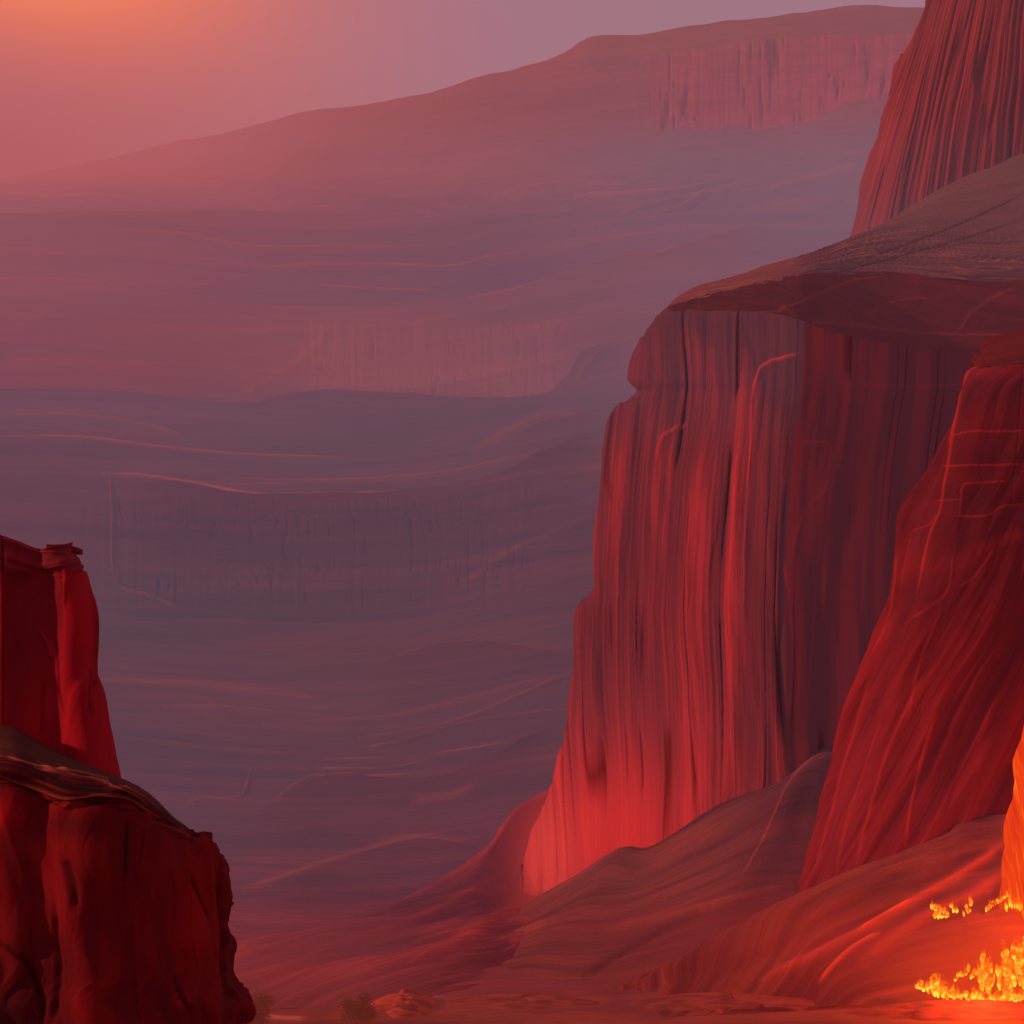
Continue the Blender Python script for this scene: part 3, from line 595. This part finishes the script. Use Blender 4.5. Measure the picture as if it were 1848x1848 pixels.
hz_ = np.clip(.78 + .1 * sm(1000, 200, PX) - .09 * inb, 0, .97)
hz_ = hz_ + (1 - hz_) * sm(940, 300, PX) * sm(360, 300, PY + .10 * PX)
grid_mesh('mesa_face', X + N * disp[..., None], M_FARCLIFF, mesa, np.stack([PX * 2.0, PY * 2.0], -1), C4(alb), C4(painted_haze_colour(PX, PY), hz_))

# ================================================================== CANYON TERRAIN
pyk = [2600, 2200, 1950, 1848, 1780, 1700, 1600, 1500, 1420, 1330, 1200, 1050, 900, 750, 620, 500, 395, 380]
dk = [fd(2600), fd(2200), fd(1950), fd(1848), fd(1780), fd(1700), fd(1600), fd(1500), fd(1420), 2500, 3000, 3400, 3750, 4150, 4500, 4850, 5250, 5800]
py = np.concatenate([np.linspace(2600, 1860, 60), np.linspace(1859, 395, 1000), np.linspace(394, 380, 6)])
px = np.concatenate([np.linspace(-1600, -60, 80), np.linspace(-58, 1240, 640), np.linspace(1246, 2800, 130)])
Dr = np.interp(-py, [-a for a in pyk], dk)
PX, PY = np.meshgrid(px, py); D = np.broadcast_to(Dr[:, None], PX.shape).copy()
sag = lambda X_, Y_: Y_ - 26 * np.exp(-((X_ - 560) / 330) ** 2) + 60 * sm(700, 1300, X_) * sm(1800, 1500, Y_)
V = sag(PX, PY)
up = sm(1420, 1330, PY)
fold = ridge(fbm(PX / 760, V / 60, 601, 2), 1.4)
stf = fbm(PX / 300, V / 9, 603, 4)
stm = fbm(PX / 520, V / 34, 605, 3)
cb1 = sm(520, 580, PX) * sm(1060, 980, PX) * sm(575, 600, PY) * sm(722, 712, PY)
cb2 = sm(100, 210, PX) * sm(1040, 900, PX) * sm(880, 900, V) * sm(1120, 1040, V)
vs = fbm(PX / 8, PY / 150, 607, 3); vck = np.clip((.05 - np.abs(vn(PX / 12, PY / 90, 609) - .5)) / .05, 0, 1) * sm(.5, .7, vn(PX / 50, PY / 30, 611))
dist_amp = D / 4000.
disp = up * dist_amp * (26 * (fold - .5) + 4 * (stf - .5)) + (1 - up) * (2.5 * (fbm(PX / 300 * 1, PY / 30, 613, 3) - .5) + sm(1700, 1500, PY) * 8 * (stm - .5))
disp += (cb1 + cb2 * .5) * (5 * (vs - .5) - 8 * vck)
alb = mix(np.broadcast_to(lin((104, 66, 84)), PX.shape + (3,)), np.broadcast_to(lin((186, 88, 90)), PX.shape + (3,)), np.clip(.1 + 1.1 * (stm - .3) + .7 * (stf - .5) + .2 * (fold - .5), 0, 1))
alb = mix(alb, np.broadcast_to(lin((190, 106, 98)), alb.shape), cb1 * (.4 + .35 * (vs - .4)))
alb = mix(alb, np.broadcast_to(lin((64, 40, 66)), alb.shape), np.clip(cb1 * vck * .6 + cb2 * (vck * .25 + .10 * sm(.5, .3, vs)), 0, 1))
near = sm(1600, 1720, PY)
alb = mix(alb, np.broadcast_to(lin((142, 56, 54)), alb.shape), near * (.5 + .5 * stf))
floorz = sm(1770, 1800, PY)
fn = fbm(PX / 70, PY / 16, 621, 4)
alb = mix(alb, mix(np.broadcast_to(lin((158, 72, 46)), alb.shape), np.broadcast_to(lin((128, 56, 40)), alb.shape), sm(.3, .75, fn)), floorz)
L = [([(200, 420), (320, 428), (460, 452), (640, 453), (740, 455)], 2.4, .6), ([(460, 490), (560, 480), (700, 478), (820, 478), (924, 453)], 2.2, .75), ([(580, 511), (700, 518), (790, 521)], 1.8, .75),  # sunlit ledge rims painted as paler albedo lines
     ([(850, 540), (924, 528), (1020, 500), (1100, 475), (1180, 468), (1270, 438)], 2.4, .75), ([(0, 512), (100, 505), (200, 510), (320, 517), (450, 508)], 2.2, .5), ([(0, 500), (200, 478), (400, 490), (500, 500)], 1.8, -.35),
     ([(0, 800), (150, 800), (250, 812), (400, 825), (560, 828), (630, 831)], 3, .85), ([(190, 862), (260, 866), (350, 881), (450, 897), (560, 902), (650, 897), (715, 893)], 2.4, 1.0),
     ([(400, 874), (600, 871), (740, 862), (850, 848), (920, 830)], 2.4, .6), ([(420, 884), (600, 881), (780, 872)], 1.8, .4), ([(0, 765), (130, 762), (260, 775), (330, 790)], 2.6, .45), ([(0, 782), (120, 780), (230, 795)], 2, .35),
     ([(570, 1401), (660, 1402), (745, 1397)], 1.9, .85), ([(575, 1387), (700, 1387), (775, 1371)], 1.9, .8), ([(590, 1370), (740, 1365), (850, 1350), (940, 1336)], 1.9, .8), ([(640, 1350), (720, 1340), (820, 1310), (900, 1295), (1030, 1280)], 2.2, .5),
     ([(560, 1394), (760, 1386)], 2, -.6), ([(600, 1378), (800, 1358)], 2, -.6), ([(650, 1330), (760, 1315), (860, 1290), (1030, 1225)], 3, .5), ([(480, 1310), (600, 1300), (720, 1290), (850, 1262), (1030, 1225)], 5, .35),
     ([(340, 1450), (370, 1442), (435, 1438), (450, 1400), (455, 1392)], 2.4, .3), ([(500, 1440), (560, 1402), (600, 1395)], 2.6, .35), ([(440, 1602), (560, 1572), (640, 1545), (700, 1522), (760, 1514), (830, 1522)], 7, .45),
     ([(720, 1188), (780, 1172), (850, 1165), (920, 1172), (1030, 1193)], 2.6, .5), ([(180, 1230), (330, 1238), (480, 1252), (590, 1262)], 5, .35), ([(300, 1278), (460, 1284), (620, 1290)], 3, .3), ([(150, 1330), (380, 1350), (560, 1362)], 2.6, .3),
     ([(201, 866), (203, 940), (203, 1030)], 2, .35), ([(210, 1055), (260, 1078), (320, 1102)], 2, .4), ([(860, 812), (920, 780), (980, 755), (1060, 745)], 9, .4), ([(440, 720), (560, 640), (600, 600)], 10, .2), ([(750, 1450), (820, 1440), (860, 1420)], 9, .5),
     ([(0, 650), (100, 655), (220, 660), (300, 668)], 9, .35), ([(420, 735), (560, 722), (760, 722)], 2, .3), ([(840, 1060), (920, 1010), (1000, 965), (1060, 940)], 8, .2), ([(1040, 690), (1080, 650), (1150, 612)], 6, .2),
     ([(490, 1796), (540, 1800), (592, 1799)], 2.2, .9), ([(478, 1832), (500, 1836), (548, 1838)], 4, 1.0), ([(660, 1800), (720, 1792), (800, 1800)], 3, .6)]  # fire-lit sand streaks painted as pale lines on the floor
RG = [([(-1600, 380), (0, 362), (250, 368), (600, 352), (760, 370), (900, 398), (1010, 414)], (122, 80, 98), .14, 130, 6),  # haze layers below ridge edges, painted as tint and darker albedo
      ([(-1600, 700), (0, 712), (400, 735), (560, 718), (940, 716), (1010, 690), (1060, 640), (1160, 608)], (104, 78, 96), .55, 110, 2),
      ([(190, 868), (350, 884), (450, 900), (715, 896), (900, 862), (1090, 770)], (88, 62, 80), .45, 150, 2),
      ([(640, 1226), (720, 1190), (850, 1167), (1060, 1196)], (86, 56, 70), .35, 60, 3),
      ([(430, 1475), (500, 1442), (600, 1402), (800, 1404), (1010, 1300)], (84, 54, 68), .5, 90, 2.5),
      ([(430, 1606), (640, 1549), (760, 1520), (900, 1545)], (84, 54, 68), .35, 70, 3),
      ([(840, 545), (924, 531), (1100, 478), (1200, 462), (1400, 400)], (136, 86, 98), .5, 60, 3),
      ([(850, 826), (920, 790), (1000, 760), (1100, 745)], (112, 70, 84), .4, 60, 4)]
painted_haze_tint = []
for pts, c_, k_, wd_, sf_ in RG:
    P_ = np.array(smooth_pts(pts)); yy_ = np.interp(px, P_[:, 0], P_[:, 1]); ends_ = sm(P_[0, 0] - 1, P_[0, 0] + 130, px) * sm(P_[-1, 0] + 1, P_[-1, 0] - 90, px)
    dy_ = PY - (yy_ + 5 * (fbm(px / 60, 0 * px, 631) - .5))[None, :]
    m_ = sm(-sf_, sf_, dy_) * np.exp(-np.maximum(dy_, 0) / wd_) * ends_[None, :] * k_
    painted_haze_tint.append((m_, c_)); disp = disp + m_ * 26; alb = alb * (1 - .4 * m_)[..., None]
rg = (PX > -80) & (PX < 1300)
LM, _z = put_lines(PX, PY, np.zeros(PX.shape + (1,)), 0 * PX, [(p, w, max(s, 0), 0) for p, w, s in L], np.ones(1))
alb, disp = put_lines(PX, PY, alb, disp, [(p, w, s * 1.0, (5 * (1 if s > 0 else -1)) * (np.mean([b for a, b in p]) < 1440) + .2) for p, w, s in L], lin((232, 122, 104)))
hc = painted_haze_colour(PX, PY)
for m_, c_ in painted_haze_tint: hc = mix(hc, np.broadcast_to(lin(c_), hc.shape), m_)
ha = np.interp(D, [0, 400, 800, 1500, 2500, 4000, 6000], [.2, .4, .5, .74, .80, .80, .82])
ha = ha * (1 - .2 * LM[..., 0]); hc, ha = painted_glow(PX, PY, hc, ha)
X = np.stack([(PX - CX) / F * D, D, CZ + (HY - PY) / F * D], -1)
X[..., 2] += disp * np.where(D < 2400, .35, .7); X[..., 1] -= disp * np.where(D > 2400, .7, 0)
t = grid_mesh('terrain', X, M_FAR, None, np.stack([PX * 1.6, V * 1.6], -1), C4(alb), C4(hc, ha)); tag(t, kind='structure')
# the wide plain under everything
gx = np.linspace(-40000, 40000, 60); gy = np.linspace(-3000, 60000, 60)
GX, GY = np.meshgrid(gx, gy); G = np.stack([GX, GY, np.full_like(GX, -14.)], -1)
g = grid_mesh('ground', G, M_SCREE, None, np.stack([GX, GY], -1), C4(np.broadcast_to(lin((150, 70, 60)), G.shape)), C4(np.broadcast_to(lin((124, 72, 84)), G.shape), np.clip(haze_amount(GY, 2500), 0, .95)))
tag(g, kind='structure')

# ================================================================== LOW MOUNDS, BUSHES
def mound(name, px0, px1, pyt, d, seed, label, colour, depth=26, h=None):
    cx = (px0 + px1) / 2; wid = (px1 - px0) / F * d
    root_z = 0; topz = at(cx, pyt, d)[2]
    a = np.linspace(0, 2 * np.pi, 72); r = np.linspace(0, 1, 26)
    A, R_ = np.meshgrid(a, r)
    x0 = at(cx, pyt, d)[0]
    nn = fbm(np.cos(A) * 1.5 + seed, np.sin(A) * 1.5 + R_ * 2, seed, 3); nn[:, -1] = nn[:, 0]
    XX = x0 + np.cos(A) * R_ * wid / 2 * (.8 + .4 * nn); YY = d + np.sin(A) * R_ * depth * (.8 + .4 * nn)
    ZZ = -3 + (topz + 3) * (1 - R_ ** 2.2) * (.75 + .4 * nn)
    X = np.stack([XX, YY, ZZ], -1)
    PXm = XX / YY * F + CX; PYm = HY - (ZZ - CZ) / YY * F
    al = mix(np.broadcast_to(lin(colour), X.shape), np.broadcast_to(lin((122, 54, 40)), X.shape), sm(.4, .7, fbm(XX / 6, YY / 3 + ZZ / 2, seed + 1, 3)))
    o = grid_mesh(name, X, M_SCREE, None, np.stack([XX, YY + ZZ], -1), C4(al), C4(painted_haze_colour(PXm, PYm), .3))
    return tag(o, label, 'mound', 'low sand mounds on the valley floor')
mound('sand_mound', 655, 800, 1793, 600, 701, 'rounded orange lit mound left of the main slope foot, behind the dark bush', (190, 74, 48))
mound('sand_mound', 760, 1130, 1797, 606, 711, 'wide low sand mound at the bottom below the main scree slope', (158, 72, 52), 20)
mound('sand_mound', 1080, 1560, 1796, 602, 721, 'long flat sand mound at the bottom beside the fire', (158, 70, 50), 20)
mound('sand_mound', 1500, 2000, 1806, 584, 731, 'brownish sand bank at the bottom in front of the fire', (170, 66, 46), 18)

def leaf_material(name, c):
    m, nt, N_, L_ = nodes_of(name)
    out = N_.new('ShaderNodeOutputMaterial'); b = N_.new('ShaderNodeBsdfPrincipled'); b.inputs['Roughness'].default_value = .8
    n = N_.new('ShaderNodeTexNoise'); n.inputs['Scale'].default_value = .8
    r = N_.new('ShaderNodeValToRGB'); r.color_ramp.elements[0].color = (*[k * .5 for k in c], 1); r.color_ramp.elements[1].color = (*[min(1, k * 1.8) for k in c], 1)
    tc_ = N_.new('ShaderNodeTexCoord'); L_.new(tc_.outputs['Object'], n.inputs[0]); L_.new(n.outputs[0], r.inputs[0]); L_.new(r.outputs[0], b.inputs['Base Color'])
    em = N_.new('ShaderNodeEmission'); em.inputs[0].default_value = (*lin((120, 44, 34)), 1); mx = N_.new('ShaderNodeMixShader'); mx.inputs[0].default_value = .55  # flat emission paints haze over leaves and bark
    L_.new(b.outputs[0], mx.inputs[1]); L_.new(em.outputs[0], mx.inputs[2]); L_.new(mx.outputs[0], out.inputs[0]); m.cycles.emission_sampling = 'NONE'
    return m
M_LEAF = leaf_material('dusty_leaves', (.055, .03, .02)); M_BARK = leaf_material('dark_bark', (.06, .03, .02))
def bush(px, pyb, d, w, h, seed, label, n=5000):
    rnd = random.Random(seed)
    b = at(px, pyb, d); o = empty('bush', b, label, 'bush')
    V_, Fc = [], []
    cl = [(rnd.gauss(0, w * .22), rnd.gauss(0, w * .2), h * rnd.uniform(.35, .85), w * rnd.uniform(.14, .26)) for _ in range(12)]
    for _ in range(n):
        c = rnd.choice(cl); s = w * rnd.uniform(.012, .03)
        p = [c[0] + rnd.gauss(0, c[3] * .55), c[1] + rnd.gauss(0, c[3] * .55), c[2] + rnd.gauss(0, c[3] * .5)]
        k = len(V_)
        for _j in range(3): V_.append((p[0] + rnd.uniform(-s, s) * 1.6, p[1] + rnd.uniform(-s, s) * 1.6, p[2] + rnd.uniform(-s, s) * 1.6))
        Fc.append((k, k + 1, k + 2))
    me = bpy.data.meshes.new('crown'); me.from_pydata(V_, [], Fc); me.materials.append(M_LEAF)
    f = bpy.data.objects.new('crown', me); COL.objects.link(f); f.parent = o
    V_, Fc = [], []
    for c in cl[:7]:
        k = len(V_); r0_ = w * .012
        for i in range(5):
            t_ = i / 4; cx_, cy_, cz_ = c[0] * t_ ** 1.3, c[1] * t_ ** 1.3, c[2] * t_ - (1 - t_) * .5
            for j in range(5):
                a_ = j * 2 * math.pi / 5; rr = r0_ * (1 - .7 * t_)
                V_.append((cx_ + math.cos(a_) * rr, cy_ + math.sin(a_) * rr, cz_))
        for i in range(4):
            for j in range(5): Fc.append((k + i * 5 + j, k + i * 5 + (j + 1) % 5, k + i * 5 + 5 + (j + 1) % 5, k + i * 5 + 5 + j))
    me = bpy.data.meshes.new('branches'); me.from_pydata(V_, [], Fc); me.materials.append(M_BARK)
    f = bpy.data.objects.new('branches', me); COL.objects.link(f); f.parent = o
bush(468, 1856, 560, 10, 12, 5, 'dusty brown bush right beside the foot of the near butte')
bush(440, 1872, 530, 14, 10, 6, 'low dark bush at the bottom edge under the near butte', 4000)
bush(648, 1862, 560, 12, 12.5, 8, 'dark bush at the bottom edge in front of the orange mound', 6000)

# ================================================================== FIRE
def fire_material(name, lo, hi, strength):
    m, nt, N_, L_ = nodes_of(name)
    out = N_.new('ShaderNodeOutputMaterial'); uv = N_.new('ShaderNodeUVMap'); uv.uv_map = 'UVMap'
    sx = N_.new('ShaderNodeSeparateXYZ'); L_.new(uv.outputs[0], sx.inputs[0])
    tc_ = N_.new('ShaderNodeNewGeometry')
    n = N_.new('ShaderNodeTexNoise'); n.inputs['Scale'].default_value = .45; n.inputs['Detail'].default_value = 4
    L_.new(tc_.outputs['Position'], n.inputs[0])
    a = N_.new('ShaderNodeMath'); a.operation = 'MULTIPLY_ADD'; L_.new(n.outputs[0], a.inputs[0]); a.inputs[1].default_value = 2.0; a.inputs[2].default_value = -.85
    s = N_.new('ShaderNodeMath'); s.operation = 'ADD'; L_.new(a.outputs[0], s.inputs[0]); L_.new(sx.outputs['Y'], s.inputs[1])
    r = N_.new('ShaderNodeValToRGB'); r.color_ramp.elements[0].color = (*lin(hi), 1); r.color_ramp.elements[1].color = (*lin(lo), 1)
    r.color_ramp.elements[0].position = .12; r.color_ramp.elements[1].position = .85
    e = r.color_ramp.elements.new(.5); e.color = (*lin((255, 112, 20)), 1)
    L_.new(s.outputs[0], r.inputs[0])
    em = N_.new('ShaderNodeEmission'); em.inputs[1].default_value = strength; L_.new(r.outputs[0], em.inputs[0])
    tr_ = N_.new('ShaderNodeBsdfTransparent'); mx = N_.new('ShaderNodeMixShader')
    al_ = N_.new('ShaderNodeMapRange'); al_.inputs[1].default_value = .25; al_.inputs[2].default_value = .95; al_.inputs[3].default_value = 1; al_.inputs[4].default_value = 0
    L_.new(s.outputs[0], al_.inputs[0]); L_.new(al_.outputs[0], mx.inputs[0]); L_.new(tr_.outputs[0], mx.inputs[1]); L_.new(em.outputs[0], mx.inputs[2])
    L_.new(mx.outputs[0], out.inputs[0]); m.cycles.emission_sampling = 'NONE'
    return m
M_FIRE = fire_material('flame', (236, 60, 20), (255, 214, 60), 1.15)
def flame_mesh(seed):
    rnd = random.Random(seed); V_, Fc, UV = [], [], []
    K, J = 12, 8; ph = rnd.uniform(0, 6); sw = rnd.uniform(.1, .3)
    for i in range(K + 1):
        t_ = i / K; r = .32 * (math.sin(math.pi * min(1, t_ * .85 + .12)) ** 1.2) * (1 - t_) ** .45 + .002
        cx_, cy_ = sw * math.sin(ph + t_ * 4) * t_, sw * math.cos(ph * 1.7 + t_ * 3) * t_
        for j in range(J):
            a_ = j * 2 * math.pi / J; w_ = r * (1 + .25 * math.sin(3 * a_ + ph + 5 * t_))
            V_.append((cx_ + math.cos(a_) * w_, cy_ + math.sin(a_) * w_, t_)); UV.append((j / J, t_))
    for i in range(K):
        for j in range(J): Fc.append((i * J + j, i * J + (j + 1) % J, (i + 1) * J + (j + 1) % J, (i + 1) * J + j))
    me = bpy.data.meshes.new('flame'); me.from_pydata(V_, [], Fc)
    l = me.uv_layers.new(name='UVMap')
    for lp in me.loops: l.data[lp.index].uv = UV[lp.vertex_index]
    for p in me.polygons: p.use_smooth = True
    me.materials.append(M_FIRE); return me
FM = [flame_mesh(k) for k in range(6)]
def fire(base, label, spots):
    b = at(*base); o = empty('fire', b, label, 'fire', 'fires at the foot of the right slope')
    for k, (x, y, d, w, h) in enumerate(spots):
        p = at(x, y, d); f = bpy.data.objects.new('flame', FM[k % 6]); COL.objects.link(f); f.parent = o
        f.location = [p[i] - b[i] for i in range(3)]; s = 1 / F * d
        f.scale = (w * s * 1.5, w * s * 1.5, h * s); f.rotation_euler = (0, 0, k * 1.3)
    return o
rnd = random.Random(12)
sp = []
basel = lambda x: np.interp(x, [1650, 1690, 1740, 1790, 1850], [1782, 1800, 1803, 1812, 1806])
for x in np.linspace(1655, 1846, 34):
    big_ = 1.7 if abs(x - 1688) < 9 or abs(x - 1706) < 8 else 1
    sp.append((x + rnd.uniform(-3, 3), basel(x) + rnd.uniform(-3, 2), 588 + rnd.uniform(-3, 3), rnd.uniform(10, 17), rnd.uniform(18, 36) * big_))
for x in np.linspace(1700, 1790, 20): sp.append((x, np.interp(x, [1712, 1730, 1770], [1790, 1762, 1750]) + rnd.uniform(-9, 16), 597, rnd.uniform(6, 9), rnd.uniform(14, 24)))
for _ in range(50):
    x = 1862 - 95 * rnd.random() ** 1.5; y = rnd.uniform(1690 + (1862 - x) * .7, 1806); sp.append((x, y, 590 + (1806 - y) * .06, rnd.uniform(9, 20), rnd.uniform(26, 64)))
fire((1760, 1800, 590), 'bright yellow and orange blaze on the valley floor in the lower right corner', sp)
sp = [(x_, 1652 - .12 * (x_ - 1680) + rnd.uniform(-12, 10), 647 + rnd.uniform(-2, 2), rnd.uniform(5, 10), rnd.uniform(10, 26)) for x_ in [1678 + 80 * rnd.random() for _ in range(24)]]
fire((1715, 1660, 650), 'small scattered orange flames halfway up the right slope', sp)
sp = [(1780 + k * 4.2, 1646 - k * 3.0, 655, 6, rnd.uniform(12, 20)) for k in range(10)] + [(1814 + k * 4 + rnd.uniform(-2, 2), 1646 - rnd.uniform(0, 10), 648, 6, rnd.uniform(20, 44)) for k in range(10)]
fire((1800, 1640, 655), 'line of yellow flame creeping up to the glowing column', sp)
# glowing column (molten fall) at the right edge
def lava(name, spine, mat):
    V_, Fc, UV = [], [], []; J = 16
    for i, (x, y, d, w) in enumerate(spine):
        c = at(x, y, d); r = w / F * d
        for j in range(J):
            a_ = j * 2 * math.pi / J; rr = r * (1 + .12 * math.sin(5 * a_ + i * .3) + .08 * math.sin(9 * a_ - i * .2))
            V_.append((c[0] + math.cos(a_) * rr, c[1] + math.sin(a_) * rr * .5, c[2])); UV.append((j / J, .35 + .25 * math.sin(i * .5 + j * 1.7)))
    for i in range(len(spine) - 1):
        for j in range(J): Fc.append((i * J + j, i * J + (j + 1) % J, (i + 1) * J + (j + 1) % J, (i + 1) * J + j))
    me = bpy.data.meshes.new(name); me.from_pydata(V_, [], Fc); l = me.uv_layers.new(name='UVMap')
    for lp in me.loops: l.data[lp.index].uv = UV[lp.vertex_index]
    for p in me.polygons: p.use_smooth = True
    me.materials.append(mat); o = bpy.data.objects.new(name, me); COL.objects.link(o); return o
def lava_mat():
    m, nt, N_, L_ = nodes_of('molten_column')
    out = N_.new('ShaderNodeOutputMaterial'); g_ = N_.new('ShaderNodeNewGeometry'); mp = N_.new('ShaderNodeMapping'); mp.inputs['Scale'].default_value = (.9, .03, .05)
    L_.new(g_.outputs['Position'], mp.inputs[0]); n = N_.new('ShaderNodeTexNoise'); n.inputs['Scale'].default_value = 1; n.inputs['Detail'].default_value = 4; L_.new(mp.outputs[0], n.inputs[0])
    r = N_.new('ShaderNodeValToRGB'); r.color_ramp.elements[0].position = .32; r.color_ramp.elements[0].color = (*lin((220, 52, 24)), 1); r.color_ramp.elements[1].position = .8; r.color_ramp.elements[1].color = (*lin((255, 140, 24)), 1)
    e = r.color_ramp.elements.new(.58); e.color = (*lin((244, 70, 22)), 1)
    L_.new(n.outputs[0], r.inputs[0]); em = N_.new('ShaderNodeEmission'); L_.new(r.outputs[0], em.inputs[0]); em.inputs[1].default_value = 1.0
    L_.new(em.outputs[0], out.inputs[0]); m.cycles.emission_sampling = 'NONE'; return m
spine = [(1890, 900 + j * 60, 716, 12) for j in range(5)] + [(1884 - .4 * k, 1230 + k * 8, 706 - .85 * k, 12 + 30 * min(1, k / 18.) + 22 * (max(0, k - 18) / 34.) ** 1.2) for k in range(66)]
tag(lava('lava_fall', spine, lava_mat()), 'glowing orange molten stream pouring down at the right edge', 'lava fall')

# light of the blaze
for nm, p, e, r in (('fire_light', at(1780, 1740, 575), 1.1e5, 6), ('fire_light', at(1850, 1600, 640), .6e5, 6)):
    l = bpy.data.lights.new(nm, 'POINT'); l.energy = e; l.color = (1, .26, .07); l.shadow_soft_size = r
    o = bpy.data.objects.new(nm, l); COL.objects.link(o); o.location = p; o['kind'] = 'helper'

# ================================================================== SKY, SUN, CAMERA
sun_dir = np.array([-0.90, -0.22, 0.30]); sun_dir /= np.linalg.norm(sun_dir)
el = math.asin(sun_dir[2]); az = math.atan2(sun_dir[0], sun_dir[1])
w = bpy.data.worlds.new('World'); S.world = w; w.use_nodes = True
nt = w.node_tree; N_, L_ = nt.nodes, nt.links; N_.clear()
out = N_.new('ShaderNodeOutputWorld'); bg = N_.new('ShaderNodeBackground'); bg2 = N_.new('ShaderNodeBackground'); ad = N_.new('ShaderNodeAddShader')
sky = N_.new('ShaderNodeTexSky'); sky.sky_type = 'NISHITA'; sky.sun_disc = False; sky.sun_elevation = el; sky.sun_rotation = az; sky.dust_density = 6; sky.ozone_density = 1
L_.new(sky.outputs[0], bg.inputs[0]); bg.inputs[1].default_value = 0.006
tc_ = N_.new('ShaderNodeTexCoord')
def glow(px_, py_, sx, sy):
    """elliptical falloff round a direction in the sky"""
    sp_ = N_.new('ShaderNodeSeparateXYZ'); L_.new(tc_.outputs['Generated'], sp_.inputs[0])
    a0, e0 = math.atan2(px_ - CX, F), math.atan2(HY - py_, F)
    at2 = N_.new('ShaderNodeMath'); at2.operation = 'ARCTAN2'; L_.new(sp_.outputs[0], at2.inputs[0]); L_.new(sp_.outputs[1], at2.inputs[1])
    asn = N_.new('ShaderNodeMath'); asn.operation = 'ARCSINE'; L_.new(sp_.outputs[2], asn.inputs[0])
    res = []
    for src, c, s_ in ((at2, a0, sx), (asn, e0, sy)):
        m1 = N_.new('ShaderNodeMath'); m1.operation = 'SUBTRACT'; L_.new(src.outputs[0], m1.inputs[0]); m1.inputs[1].default_value = c
        m2 = N_.new('ShaderNodeMath'); m2.operation = 'DIVIDE'; L_.new(m1.outputs[0], m2.inputs[0]); m2.inputs[1].default_value = s_
        m3 = N_.new('ShaderNodeMath'); m3.operation = 'MULTIPLY'; L_.new(m2.outputs[0], m3.inputs[0]); L_.new(m2.outputs[0], m3.inputs[1]); res.append(m3)
    s1_ = N_.new('ShaderNodeMath'); s1_.operation = 'ADD'; L_.new(res[0].outputs[0], s1_.inputs[0]); L_.new(res[1].outputs[0], s1_.inputs[1])
    s2_ = N_.new('ShaderNodeMath'); s2_.operation = 'MULTIPLY'; L_.new(s1_.outputs[0], s2_.inputs[0]); s2_.inputs[1].default_value = -1
    ex = N_.new('ShaderNodeMath'); ex.operation = 'EXPONENT'; L_.new(s2_.outputs[0], ex.inputs[0]); return ex
base = N_.new('ShaderNodeRGB'); base.outputs[0].default_value = (*lin((160, 114, 128)), 1)
low = N_.new('ShaderNodeMixRGB'); low.inputs[2].default_value = (*lin((180, 89, 93)), 1)
L_.new(glow(-100, 380, .24, .075).outputs[0], low.inputs[0])
m1 = N_.new('ShaderNodeMixRGB'); L_.new(glow(90, 20, .17, .085).outputs[0], m1.inputs[0]); L_.new(base.outputs[0], m1.inputs[1]); m1.inputs[2].default_value = (*lin((212, 106, 96)), 1)
m2 = N_.new('ShaderNodeMixRGB'); L_.new(glow(60, -40, .10, .042).outputs[0], m2.inputs[0]); L_.new(m1.outputs[0], m2.inputs[1]); m2.inputs[2].default_value = (*lin((255, 134, 88)), 1)
L_.new(m2.outputs[0], low.inputs[1]); L_.new(low.outputs[0], bg2.inputs[0]); bg2.inputs[1].default_value = 1.0
L_.new(bg.outputs[0], ad.inputs[0]); L_.new(bg2.outputs[0], ad.inputs[1]); L_.new(ad.outputs[0], out.inputs[0])

from mathutils import Vector
sl = bpy.data.lights.new('sun', 'SUN'); sl.energy = 2.6; sl.angle = math.radians(2.0); sl.color = (1, .42, .28)
so = bpy.data.objects.new('sun', sl); COL.objects.link(so); so.rotation_euler = Vector(sun_dir).to_track_quat('Z', 'Y').to_euler(); so.location = (-300, 0, 400)
cam = bpy.data.cameras.new('camera'); co = bpy.data.objects.new('camera', cam); COL.objects.link(co)
co.location = (0, 0, CZ); co.rotation_euler = (math.radians(90), 0, 0)
cam.sensor_width = 36; cam.lens = 36 * F / 1848; cam.shift_y = (HY - 924) / 1848; cam.clip_start = 1; cam.clip_end = 120000
S.camera = co
S.view_settings.view_transform = 'Standard'; S.view_settings.look = 'None'; S.view_settings.exposure = 0; S.view_settings.gamma = 1
S.cycles.max_bounces = 4; S.cycles.diffuse_bounces = 2; S.cycles.transparent_max_bounces = 16; S.cycles.use_denoising = True
